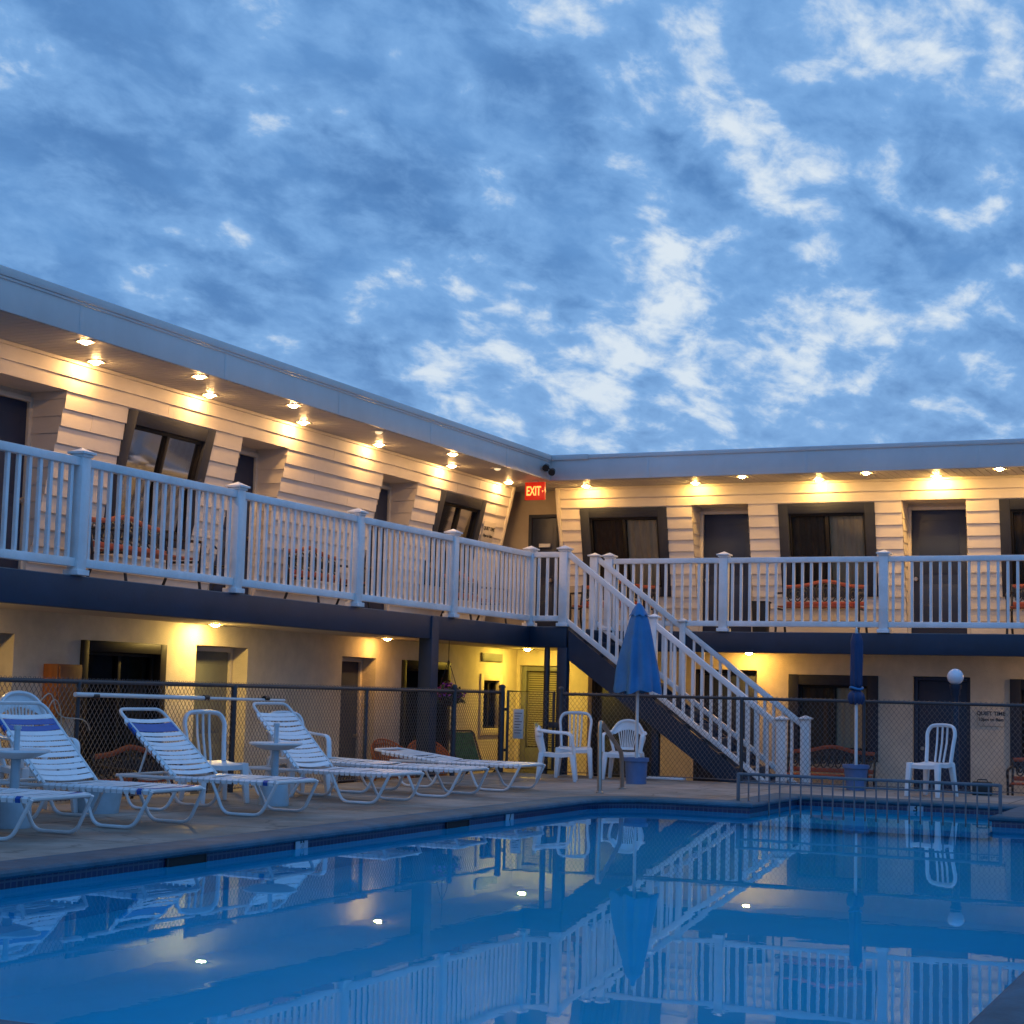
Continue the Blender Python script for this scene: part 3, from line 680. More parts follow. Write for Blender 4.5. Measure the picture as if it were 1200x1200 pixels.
# ------------------------------------------------------------------ balcony railings
BAL = MB().box(-0.019, 0.019, -0.019, 0.019, 0, 0.84).build('baluster', M['vinyl'], None, bevel=0.004, seg=1)
def post_mesh():
    mb = MB(); mb.box(-0.062, 0.062, -0.062, 0.062, 0, 1.10)
    return mb.build('post', M['vinyl'], None, bevel=0.006)
POST = post_mesh()
mb = MB(); mb.box(-0.095, 0.095, -0.095, 0.095, 1.10, 1.122); mb.add([(-.085, -.085, 1.122), (.085, -.085, 1.122), (.085, .085, 1.122), (-.085, .085, 1.122), (0, 0, 1.165)], [(0, 1, 4), (1, 2, 4), (2, 3, 4), (3, 0, 4)]); mb.box(-0.075, 0.075, -0.075, 0.075, 1.075, 1.0995)
CAP = mb.build('post_cap', M['vinyl'], POST, bevel=0.003, seg=1)
mb = MB(); mb.box(-0.085, 0.085, -0.085, 0.085, 0.001, 0.05); SK = mb.build('post_skirt', M['vinyl'], POST, bevel=0.004, seg=1)
fp = [True]; fb = [True]
def put_post(par, loc, h=None):
    p = POST if fp[0] else clone(POST)
    fp[0] = False; p.parent = par; p.location = loc
    return p
def put_bal(par, loc):
    b = BAL if fb[0] else BAL.copy()
    if not fb[0]: COL.objects.link(b)
    fb[0] = False; b.parent = par; b.location = loc
    return b
def rail_run(par, a, b, n, z0=FL):
    """rails and balusters between two posts; a, b world xy"""
    A = Vector((*a, 0)); Bv = Vector((*b, 0)); d = (Bv-A).normalized(); p = Vector((-d.y, d.x, 0))
    A2 = A+d*0.062; B2 = Bv-d*0.062; loc = Vector(par.location)
    def bar(z0_, z1_, w, name):
        mb = MB(); c = [A2-p*w, B2-p*w, B2+p*w, A2+p*w]
        mb.hexa([(q.x-loc.x, q.y-loc.y, z0_-loc.z) for q in c]+[(q.x-loc.x, q.y-loc.y, z1_-loc.z) for q in c])
        mb.build(name, M['vinyl'], par, bevel=0.006)
    bar(1.945, 2.022, 0.040, 'top_rail'); bar(1.030, 1.108, 0.034, 'bottom_rail')
    for i in range(1, n):
        q = A+(Bv-A)*(i/n); put_bal(par, (q.x-loc.x, q.y-loc.y, 1.107-loc.z))
RL = empty('balcony_railing', (-10.0, 17.5, FL), 0, 'white vinyl railing along the left wing balcony and round the corner to the stair', 'railing', 'white balcony railings')
ys = [9.90, 12.43, 14.97, 17.50, 20.03, 22.56]
for y in ys: put_post(RL, (0, y-17.5, 0))
for y0, y1 in zip(ys[:-1], ys[1:]): rail_run(RL, (-10.0, y0), (-10.0, y1), 18)
put_post(RL, (-9.47+10.0, 22.56-17.5, 0)); rail_run(RL, (-10.0, 22.56), (-9.47, 22.56), 4)
RR = empty('balcony_railing', (-5.18, 23.84, FL), 0, 'white vinyl railing along the right wing balcony behind the stair', 'railing', 'white balcony railings')
xs = [-9.28, -7.50, -5.18, -2.86, -0.54]
for x in xs: put_post(RR, (x+5.18, 0, 0))
for x0, x1, n in zip(xs[:-1], xs[1:], (14, 18, 18, 18)): rail_run(RR, (x0, 23.84), (x1, 23.84), n)

# ------------------------------------------------------------------ outside stair
ST = empty('outdoor_stair', (-6.2, 23.19, GL), 0, 'straight outdoor stair with navy stringers and white railings down from the balcony corner', 'stair')
SO = Vector((-6.2, 23.19, GL))
def sb(mb, name, m, bevel=0.0, parent=ST):
    mb.v = [(x-SO.x, y-SO.y, z-SO.z) for x, y, z in mb.v]; return mb.build(name, m, parent, bevel=bevel)
NR = 13; rise = (FL-GL)/NR; run = 0.262; X0 = -9.40
for i in range(1, NR):
    z = FL-rise*i; x = X0+run*(i-1)
    mb = MB(); mb.box(x, x+run+0.02, 22.585, 23.755, z-0.045, z); sb(mb, 'tread', M['navy'], 0.004)
    mb = MB(); mb.box(x-0.012, x+0.010, 22.585, 23.755, z+0.0005, z+rise-0.046); sb(mb, 'riser', M['navy'])
for y0, y1 in ((22.525, 22.583), (23.757, 23.80)):
    mb = MB(); xa, xb = -9.374, -6.62; sl = -0.742
    t0 = FL-0.05; t1 = t0+sl*(xb-xa); dz = 0.42
    xe = xb+0.25
    mb.add([(xa, y0, t0), (xa, y0, t0-dz), (xb, y0, t1-dz+0.10), (xe, y0, GL+0.001), (xe+0.12, y0, GL+0.001), (xb, y0, t1),
            (xa, y1, t0), (xa, y1, t0-dz), (xb, y1, t1-dz+0.10), (xe, y1, GL+0.001), (xe+0.12, y1, GL+0.001), (xb, y1, t1)],
           [(0, 1, 2, 5), (2, 3, 4, 5), (6, 11, 8, 7), (8, 11, 10, 9), (0, 6, 7, 1), (1, 7, 8, 2), (2, 8, 9, 3), (3, 9, 10, 4), (4, 10, 11, 5), (5, 11, 6, 0)])
    sb(mb, 'stringer', M['navy'])
mb = MB(); mb.box(-8.13, -8.03, 22.60, 22.70, GL, -0.38); sb(mb, 'support_post', M['navy'], 0.005)
def newel(x, y, z0, z1, name='newel_post', hw=0.062):
    mb = MB(); mb.box(x-hw, x+hw, y-hw, y+hw, z0, z1); p = sb(mb, name, M['vinyl'], 0.006)
    mb = MB(); mb.box(x-(hw+0.028), x+(hw+0.028), y-(hw+0.028), y+(hw+0.028), z1, z1+0.022)
    mb.add([(x-(hw+0.02), y-(hw+0.02), z1+.022), (x+(hw+0.02), y-(hw+0.02), z1+.022), (x+(hw+0.02), y+(hw+0.02), z1+.022), (x-(hw+0.02), y+(hw+0.02), z1+.022), (x, y, z1+.06)], [(0, 1, 4), (1, 2, 4), (2, 3, 4), (3, 0, 4)])
    sb(mb, 'post_cap', M['vinyl'], 0.003, p)
    return p
def stair_rail(y, xt):
    pts = [xt, -8.10, -6.27]; tops = [lambda x: 2.01-0.754*(x+9.40)]*2
    top = lambda x: 2.01-0.754*(x+9.39); low = lambda x: 0.955-0.735*(x+9.37)
    if y > 23: newel(xt, y, FL, 2.055)
    newel(-8.10, y, low(-8.1)-0.02, top(-8.10)+0.05, hw=0.044); newel(-6.27, y, GL, -0.27)
    for xa, xb in ((xt+0.062, -8.144), (-8.056, -6.332)):
        for nm, f, h, w in (('handrail', lambda x: top(x)-0.085, 0.095, 0.040), ('lower_rail', low, 0.085, 0.034)):
            mb = MB(); za, zb = f(xa), f(xb)
            mb.hexa([(xa, y-w, za), (xb, y-w, zb), (xb, y+w, zb), (xa, y+w, za), (xa, y-w, za+h), (xb, y-w, zb+h), (xb, y+w, zb+h), (xa, y+w, za+h)])
            sb(mb, nm, M['vinyl'], 0.005)
        n = round((xb-xa)/0.13)
        for i in range(1, n):
            x = xa+(xb-xa)*i/n; mb = MB(); mb.box(x-0.019, x+0.019, y-0.019, y+0.019, low(x)+0.07, top(x)-0.06); sb(mb, 'baluster', M['vinyl'])
stair_rail(22.56, -9.47); stair_rail(23.80, -9.50)

# ------------------------------------------------------------------ chain-link fences
def fence_mesh(x0, x1, z0, z1, pitch=0.062, r=0.0024, dev=0.006):
    """diamond mesh in local x-z"""
    mb = MB(); h = z1-z0; asp = 1.25
    k0 = int(math.floor((x0-h/asp)/pitch)); k1 = int(math.ceil(x1/pitch))+1
    for sgn in (1, -1):
        for k in range(k0, k1+int(h/asp/pitch)+2):
            xs_ = k*pitch
            # line x = xs + sgn*(z-z0)/asp
            za, zb = z0, z1
            lo, hi = (x0-xs_)*asp*sgn, (x1-xs_)*asp*sgn
            if sgn < 0: lo, hi = hi, lo
            za = max(z0, z0+lo); zb = min(z1, z0+hi)
            if zb-za < 0.02: continue
            a = (xs_+sgn*(za-z0)/asp, dev*sgn, za); b = (xs_+sgn*(zb-z0)/asp, dev*sgn, zb)
            mb.tube([a, b], r, 4, caps=False)
    return mb
def fence(name, loc, rz, length, posts, label, tie=True):
    r = empty(name, loc, rz, label, 'fence')
    top = 1.08
    fence_mesh(0.02, length-0.02, 0.03, top+0.035).build('wire_mesh', M['galv'], r, smooth=False)
    mb = MB(); mb.tube([(0, 0, top), (length, 0, top)], 0.021, 10); mb.build('top_rail', M['postdark'], r)
    mb = MB(); mb.tube([(0, 0, 0.04), (length, 0, 0.04)], 0.006, 6); mb.build('bottom_wire', M['galv'], r)
    for (x, rr, h) in posts:
        mb = MB(); mb.tube([(x, 0.0, 0), (x, 0.0, h)], rr, 12); mb.lathe([(rr*1.15, h-0.01), (rr*1.15, h+0.015), (rr*0.7, h+0.035), (0.001, h+0.04)], 12, (x, 0, 0)); mb.build('post', M['postdark'], r)
    return r
# left fence along x = -9.88 from y = 7.4 to 21.45 ; local x runs along +y
fence('chain_link_fence', (-9.88, 7.4, G), PI/2, 14.05, [(0.02, 0.03, 1.07), (2.5, 0.022, 1.06), (5.0, 0.022, 1.06), (7.48, 0.03, 1.06), (10.24, 0.024, 1.06), (12.55, 0.034, 1.13), (14.02, 0.042, 1.15)], 'chain link fence behind the loungers along the left wing')
fence('chain_link_fence', (-9.06, 21.45, G), 0, 12.0, [(0.04, 0.038, 1.14), (2.57, 0.024, 1.06), (4.15, 0.024, 1.06), (6.7, 0.024, 1.06), (9.3, 0.024, 1.06), (11.9, 0.03, 1.06)], 'chain link fence in front of the stair and right wing')
gt = empty('chain_link_gate', (-9.80, 21.45, G), 0, 'chain link gate in the fence corner with a pale notice', 'gate')
mb = MB(); pts = [(0, 0, 0.06), (0.68, 0, 0.06), (0.68, 0, 1.10), (0, 0, 1.10)]
mb.tube(pts, 0.022, 10, closed=True); mb.build('gate_frame', M['postdark'], gt)
fence_mesh(0.02, 0.66, 0.08, 1.09).build('wire_mesh', M['galv'], gt, smooth=False)
mb = MB(); mb.tube([(0.0, 0, 0.3), (-0.05, 0, 0.3)], 0.02, 8); mb.tube([(0.0, 0, 0.85), (-0.05, 0, 0.85)], 0.02, 8); mb.build('hinge', M['postdark'], gt)
mb = MB(); mb.box(0.62, 0.76, -0.03, -0.01, 0.62, 0.70); mb.build('latch', M['postdark'], gt, bevel=0.004)
nt_ = empty('gate_notice', (-9.62, 21.41, G+0.46), 0, 'pale paper notice tied to the chain link gate', 'notice')
mb = MB(); mb.box(-0.075, 0.075, -0.004, 0.004, 0, 0.40); mb.build('sheet', M['paper'], nt_, bevel=0.001)
mb = MB()
for i in range(8): mb.box(-0.055, 0.055-0.02*(i % 3), -0.0052, -0.0042, 0.34-i*0.038, 0.348-i*0.038)
mb.build('printed_lines', M['ink'], nt_, smooth=False)

pole = empty('pool_pole', (-9.82, 14.0, G+0.955), 0, 'long white pool pole hung along the left chain link fence', 'pool pole')
mb = MB(); mb.tube([(0, -1.72, 0.012), (0, 0.3, -0.006)], 0.022, 10); mb.build('thick_tube', M['lframe'], pole)
mb = MB(); mb.tube([(0, 0.3, -0.006), (0, 1.75, -0.02)], 0.016, 10); mb.build('thin_tube', M['lframe'], pole)
for y in (-1.45, 0.28, 1.38):
    mb = MB(); mb.tube([(0, y-0.03, 0), (0, y+0.05, 0)], 0.027, 10); mb.build('dark_collar', M['blackplastic'], pole)
cd = empty('cord', (-9.84, 11.9, G+0.85), 0, 'thin tan cord looped over the left chain link fence by the arched chair', 'cord')
mb = MB(); pts = []
for i in range(26):
    t = i/25; pts.append((0.01, -0.15+0.75*t+0.05*math.sin(9*t), 0.22*math.sin(PI*t*1.0)-0.20+0.25*math.sin(2*PI*t+0.6)*(1-t)))
mb.tube(pts, 0.006, 6); mb.build('loop', M['cord'], cd)
mb = MB(); mb.tube([(0.012, 0.12+0.10*math.cos(a), -0.15+0.22*math.sin(a)) for a in [2*PI*i/20 for i in range(20)]], 0.005, 6, closed=True); mb.build('loop', M['cord'], cd)

# ------------------------------------------------------------------ pool hardware
lr = empty('low_railing', (-5.39, 17.72, W), 0, 'low grey iron railing across the pool alcove', 'railing')
LX = 2.70; LB = -0.40; LTp = 0.385
mb = MB(); mb.tube([(0, 0, LTp), (LX, 0, LTp)], 0.017, 8); mb.build('top_rail', M['railgrey'], lr)
mb = MB(); mb.tube([(0.02, 0, 0.30), (LX-0.02, 0, 0.30)], 0.011, 8); mb.build('lower_rail', M['railgrey'], lr)
for i in range(25):
    x = LX*i/24; mb = MB()
    z0 = G-W if i in (0, 1, 24) else LB
    if i in (0, 24): mb.box(x-0.016, x+0.016, -0.016, 0.016, z0, LTp+0.01)
    else: mb.box(x-0.0075, x+0.0075, -0.0075, 0.0075, z0 if i != 1 else 0.0 - 0.05, LTp-0.01)
    mb.build('post' if i in (0, 24) else 'bar', M['railgrey'], lr, bevel=0.002, seg=1)
hr = empty('pool_handrail', (-7.02, 17.86, G), 0, 'bent metal pool handrail on the deck beside the curved pool corner', 'handrail')
mb = MB(); mb.tube(fillet([(0, 0, 0), (-0.02, 0.02, 0.80), (-0.12, 0.98, 0.42), (-0.13, 1.05, 0)], 0.10, 6), 0.026, 12); mb.build('bent_tube', M['steel'], hr)
mb = MB(); mb.lathe([(0.045, 0), (0.045, 0.012), (0.03, 0.02)], 14); mb.lathe([(0.045, 0), (0.045, 0.012), (0.03, 0.02)], 14, (-0.13, 1.05, 0)); mb.build('foot_plate', M['steel'], hr)

# ------------------------------------------------------------------ loungers
def lounger_parts(r, ang, blue_top=True, blue_foot=True, length=1.82):
    """foot end at the local origin, head towards -x; seat height 0.29"""
    hw = 0.325; z = 0.285; jx = -1.02; hl = 0.84; tr = 0.0155
    ca, sa = math.cos(ang), math.sin(ang)
    def hp(d, y, n=0.0): return (jx-ca*d-sa*n*0, y, z+sa*d+n)
    mb = MB()
    for s in (-1, 1): mb.tube([(-0.02, s*hw, z), (-1.62, s*hw, z)], tr, 8)
    mb.tube([(-1.60, -hw, z), (-1.60, hw, z)], tr, 8); mb.tube([(-0.02, -hw, z), (-0.02, hw, z)], tr, 8)
    mb.build('seat_frame', M['lframe'], r)
    mb = MB(); pts = fillet([hp(0, -hw+0.012, 0.012), hp(hl, -hw+0.012, 0.012), hp(hl, hw-0.012, 0.012), hp(0, hw-0.012, 0.012)], 0.09, 6); mb.tube(pts, tr, 8)
    bf = mb.build('back_frame', M['lframe'], r)
    if ang > 0.2:
        for s in (-1, 1):
            q = hp(0.42, s*(hw-0.05)); m2 = MB(); m2.tube([q, (q[0]-0.10, s*(hw-0.05), z-0.02)], 0.010, 6); m2.build('prop', M['lframe'], r)
        m2 = MB(); q = hp(0.42, 0); m2.tube(fillet([(q[0]-0.10, -hw+.05, z-0.02), (q[0]-0.14, 0, z-0.05), (q[0]-0.10, hw-.05, z-0.02)], .1), 0.010, 6); m2.build('prop_bar', M['lframe'], r)
    for s in (-1, 1):
        for (a, b, c, d) in ((0.0, -0.14, -0.50, -0.64), (-0.94, -1.08, -1.44, -1.58)):
            mb = MB(); mb.tube(fillet([(a, s*(hw+0.004), z), (b, s*(hw+0.02), 0.016), (c, s*(hw+0.02), 0.016), (d, s*(hw+0.004), z)], 0.075, 5), 0.0145, 8); mb.build('leg', M['lframe'], r)
    def strap(mb, x, w, back):
        n = 6; P0 = []; h = w/2; sg_ = random.uniform(0.006, 0.022); x += random.uniform(-0.003, 0.003)
        for i in range(n+1):
            y = -hw+2*hw*i/n; sag = -sg_*(1-(2*i/n-1)**2)
            if back: a, b = hp(x-h, y, 0.024+sag), hp(x+h, y, 0.024+sag)
            else: a, b = (-x+h, y, z+0.020+sag), (-x-h, y, z+0.020+sag)
            P0.append((a, b))
        for (a, b), (c, d) in zip(P0[:-1], P0[1:]):
            mb.quad(a, b, d, c); 
            mb.quad((a[0], a[1], a[2]-0.004), (c[0], c[1], c[2]-0.004), (d[0], d[1], d[2]-0.004), (b[0], b[1], b[2]-0.004))
            mb.quad(a, c, (c[0], c[1], c[2]-0.004), (a[0], a[1], a[2]-0.004)); mb.quad(b, (b[0], b[1], b[2]-0.004), (d[0], d[1], d[2]-0.004), d)
        for k in (0, n):   # wrapped ends
            a, b = P0[k]; y = a[1]; sg = -1 if k == 0 else 1
            mb.quad(a, b, (b[0], y+sg*0.02, b[2]-0.016), (a[0], y+sg*0.02, a[2]-0.016)); mb.quad((a[0], y+sg*0.02, a[2]-0.016), (b[0], y+sg*0.02, b[2]-0.016), (b[0], y+sg*0.014, b[2]-0.045), (a[0], y+sg*0.014, a[2]-0.045))
    mb = MB(); mbb = MB(); mbf = MB(); p = 0.058; x = 0.05; i = 0
    while x < 0.99:
        strap(mbb if (blue_foot and i == 1) else mbf if (blue_foot and i == 0) else mb, x, 0.044, False); x += p; i += 1
    mb.build('seat_straps', M['strap'], r, smooth=False)
    if mbb.v: mbb.build('blue_strap', M['bluestrap'], r, smooth=False); mbf.build('foot_strap', M['strap'], r, smooth=False)
    mb = MB(); mbb = MB(); mbf = MB(); x = 0.05
    xs_ = []
    while x < hl-0.10: xs_.append(x); x += p
    for i, x in enumerate(xs_):
        top = len(xs_)-1-i
        strap(mbb if (blue_top and top in (1, 2)) else mbf if (blue_top and top == 0) else mb, x, 0.052 if (blue_top and top in (1, 2)) else 0.043, True)
    mb.build('back_straps', M['strap'], bf, smooth=False)
    if mbb.v: mbb.build('blue_band', M['bluestrap'], bf, smooth=False); mbf.build('head_strap', M['strap'], bf, smooth=False)
LG = 'white strap loungers in a row on the deck'
for (x, y, ang, bt, bfoot, rz, lab) in [
    (-7.72, 9.58, 0.05, True, True, 0.02, 'white lounger cut off by the left frame edge with only its foot end showing'),
    (-7.70, 10.90, 0.80, True, True, -0.01, 'white lounger with raised back and blue head band in front of the arched chair'),
    (-7.68, 12.58, 0.72, True, True, 0.01, 'white lounger with raised back and blue head band beside the grey door'),
    (-7.72, 14.62, 0.82, False, False, -0.02, 'white lounger with raised all white back behind a pedestal table'),
    (-7.70, 16.08, 0.03, False, False, 0.015, 'flat white lounger between the raised white one and the farthest one'),
    (-7.70, 17.55, 0.12, False, False, -0.01, 'flat white lounger farthest along the row beside the resin chairs')]:
    r = empty('sun_lounger', (x, y, G), rz, lab, 'sun lounger', LG)
    lounger_parts(r, ang, bt, bfoot)

# pedestal tables
def table(x, y, lab):
    r = empty('pedestal_table', (x, y, G), 0, lab, 'side table', 'round pedestal tables between loungers')
    mb = MB(); mb.lathe([(0.001, 0), (0.135, 0), (0.14, 0.02), (0.125, 0.20), (0.115, 0.225), (0.03, 0.24), (0.001, 0.24)], 20); mb.build('base', M['bucketw'], r)
    mb = MB(); mb.tube([(0, 0, 0.23), (0, 0, 0.53)], 0.035, 12); mb.build('stem', M['bucketw'], r)
    mb = MB(); mb.lathe([(0.04, 0.50), (0.12, 0.505), (0.22, 0.545), (0.245, 0.555), (0.245, 0.57), (0.23, 0.572), (0.21, 0.565), (0.03, 0.563), (0.001, 0.563)], 32); mb.build('tabletop', M['chair'], r)
    mb = MB(); mb.tube([(0, 0, 0.56), (0, 0, 0.72)], 0.022, 10); mb.tube([(0, 0, 0.72), (0, 0, 0.745)], [0.03, 0.028], 10); mb.build('umbrella_sleeve', M['bucketw'], r)
table(-8.62, 10.14, 'round white pedestal table left of the blue banded lounger at the left edge')
table(-8.52, 13.55, 'round white pedestal table in front of the all white raised lounger')
# planter tub between the first loungers
pt = empty('low_tub', (-9.1, 11.75, G), 0, 'pale blue tub on the deck under the first raised lounger', 'tub')
mb = MB(); mb.lathe([(0.001, 0), (0.17, 0), (0.20, 0.20), (0.215, 0.21), (0.215, 0.23), (0.19, 0.23), (0.17, 0.05), (0.001, 0.05)], 20); mb.build('bucket', M['bucketw'], pt)

# ------------------------------------------------------------------ resin chairs
def resin_chair(x, y, rz, lab, back='slats', arms=True, h=0.82, w=0.47, seat=0.38, armz=0.22):
    """faces local -y"""
    r = empty('resin_chair', (x, y, G), rz, lab, 'chair', 'white resin garden chairs on the deck')
    d = 0.44; hw = w/2
    mb = MB(); n = 6
    top = []
    for j in range(n+1):
        t = j/n; yy = -d/2+d*t
        zz = seat-0.02*math.sin(PI*t)+(-0.025 if j == 0 else 0)
        ww = hw*(1-0.10*t); top.append([(-ww, yy, zz), (-ww*0.5, yy, zz-0.008), (0, yy, zz-0.011), (ww*0.5, yy, zz-0.008), (ww, yy, zz)])
    for a, b in zip(top[:-1], top[1:]):
        for k in range(4):
            mb.quad(a[k], a[k+1], b[k+1], b[k]); mb.quad(*[(p[0], p[1], p[2]-0.02) for p in (a[k], b[k], b[k+1], a[k+1])])
    for k in range(4):
        for row in (top[0], top[-1]):
            a, b = row[k], row[k+1]; mb.quad(a, b, (b[0], b[1], b[2]-0.045), (a[0], a[1], a[2]-0.045))
    for a, b in zip(top[:-1], top[1:]):
        for k in (0, 4): mb.quad(a[k], b[k], (b[k][0], b[k][1], b[k][2]-0.045), (a[k][0], a[k][1], a[k][2]-0.045))
    mb.build('seat', M['chair'], r)
    for sx in (-1, 1):
        for sy in (-1, 1):
            m2 = MB(); xt = sx*(hw-0.025-(0.02 if sy > 0 else 0)); yt = sy*(d/2-0.03); xb = sx*(hw-0.004); yb = sy*(d/2+0.015)
            a = 0.034; b = 0.022; zt = seat-0.012
            m2.hexa([(xb-b, yb-b, 0), (xb+b, yb-b, 0), (xb+b, yb+b, 0), (xb-b, yb+b, 0), (xt-a, yt-a, zt), (xt+a, yt-a, zt), (xt+a, yt+a, zt), (xt-a, yt+a, zt)])
            m2.build('leg', M['chair'], r, bevel=0.008)
    # back: an arch leaning backwards
    lean = 0.22; y0 = d/2-0.02
    def bp(x_, z_, o=0): return (x_, y0+(z_-seat)*lean+o+0.10*(x_/hw)**2*-0.3, z_)
    mb = MB(); bw = hw-0.02; zt = h
    if back == 'fan':
        ar = [(-bw*0.80, seat-0.01), (-bw*1.05, seat+0.17), (-bw*0.98, zt-0.16), (-bw*0.60, zt-0.03), (0, zt), (bw*0.60, zt-0.03), (bw*0.98, zt-0.16), (bw*1.05, seat+0.17), (bw*0.80, seat-0.01)]
    else:
        ar = [(-bw*0.86, seat-0.01), (-bw*0.92, seat+0.2), (-bw*1.0, zt-0.10), (-bw*0.80, zt-0.015), (0, zt), (bw*0.80, zt-0.015), (bw*1.0, zt-0.10), (bw*0.92, seat+0.2), (bw*0.86, seat-0.01)]
    pts = fillet([bp(*p) for p in ar], 0.08, 4); mb.tube(pts, 0.027, 8, flat=(0.75, 1.25))
    bk = mb.build('backrest', M['chair'], r)
    mb = MB()
    if back == 'fan':
        # solid shell with a fan of narrow openings
        k = 9; zb = seat+0.02
        for i in range(k):
            t = (i+0.5)/k*2-1
            xb = t*bw*0.38; xt = t*bw*0.66; zz = zt-0.10-0.05*t*t
            m3 = [bp(xb, zb), bp(xt, zz)]
            mb.tube(m3, 0.016, 6, flat=(0.5, 0.9))
        nseg = 14; a0 = []
        for i in range(nseg+1):
            t = i/nseg*2-1; xo = t*bw*0.92; zo = zt-0.012-0.17*abs(t)**3; zi = zt-0.125-0.06*t*t
            a0.append((bp(xo, zo), bp(xo*0.84, zi)))
        for (a, b), (c, d_) in zip(a0[:-1], a0[1:]):
            mb.quad(a, c, d_, b); mb.quad(*[(p[0], p[1]+0.016, p[2]) for p in (a, b, d_, c)]); mb.quad(b, d_, (d_[0], d_[1]+.016, d_[2]), (b[0], b[1]+.016, b[2]))
        mb.tube([bp(-bw*0.42, zb+0.01), bp(bw*0.42, zb+0.01)], 0.02, 6)
    else:
        k = {'slats': 3, 'wide': 4}[back]
        sp = 0.062 if back == 'slats' else 0.052
        for i in range(k):
            xx = (i-(k-1)/2)*sp
            mb.tube([bp(xx*0.85, seat-0.005), bp(xx, (seat+zt)/2, 0.02), bp(xx*1.02, zt-0.01)], 0.022 if back == 'slats' else 0.027, 6, flat=(0.45, 0.95))
    mb.build('back_slats', M['chair'], bk)
    if arms:
        for s in (-1, 1):
            m2 = MB(); az = seat+armz
            m2.tube(fillet([bp(s*bw*1.0, az+0.03), (s*(hw+0.02), d/4, az+0.01), (s*(hw+0.025), -d/2+0.05, az-0.005), (s*(hw+0.01), -d/2+0.01, seat-0.01)], 0.07, 5), 0.024, 8, flat=(0.65, 1.2)); m2.build('armrest', M['chair'], r)
    return r
resin_chair(-9.50, 11.42, 1.25, 'arched back white resin chair half hidden behind the first raised lounger', 'fan', True, 0.98, 0.50)
resin_chair(-9.18, 13.55, 1.05, 'white resin chair standing in front of the grey ground floor door', 'slats', False, 0.83, 0.46)
resin_chair(-9.20, 15.05, 1.15, 'white resin chair mostly hidden behind the all white raised lounger', 'slats', True, 0.82, 0.46)
ca = resin_chair(-8.42, 19.95, 1.93, 'low backed white resin chair with two yellow clips on its top edge', 'wide', True, 0.66, 0.46, 0.36, 0.235)
resin_chair(-8.60, 20.95, 0.35, 'upright white resin chair just left of the handrail', 'wide', False, 0.84, 0.46, 0.40)
resin_chair(-7.93, 21.02, 0.18, 'fan backed white resin chair behind the handrail and blue umbrella tub', 'fan', True, 0.76, 0.47, 0.36)
resin_chair(-3.88, 20.42, -0.28, 'lone white resin chair in front of the dark right ground floor door', 'slats', False, 0.83, 0.40, 0.40)
# two yellow clips on the low chair's back
for dx, lab in ((-0.14, 'yellow clip at the outer end of the low chair back'), (0.03, 'yellow clip nearer the middle of the low chair back')):
    a = 1.93; yb = 0.20+0.30*0.22
    px = -8.42+dx*math.cos(a)-yb*math.sin(a); py = 19.95+dx*math.sin(a)+yb*math.cos(a)
    c = empty('towel_clip', (px, py, G+0.66), a, lab, 'towel clip', 'yellow towel clips on the low chair')
    mb = MB(); mb.box(-0.02, 0.02, -0.022, -0.008, 0, 0.055); mb.box(-0.02, 0.02, 0.008, 0.022, 0, 0.055); mb.build('jaw', M['clip'], c, bevel=0.004)
    mb = MB(); mb.tube([(-0.022, 0, 0.03), (0.022, 0, 0.03)], 0.009, 8); mb.build('spring', M['steel'], c)

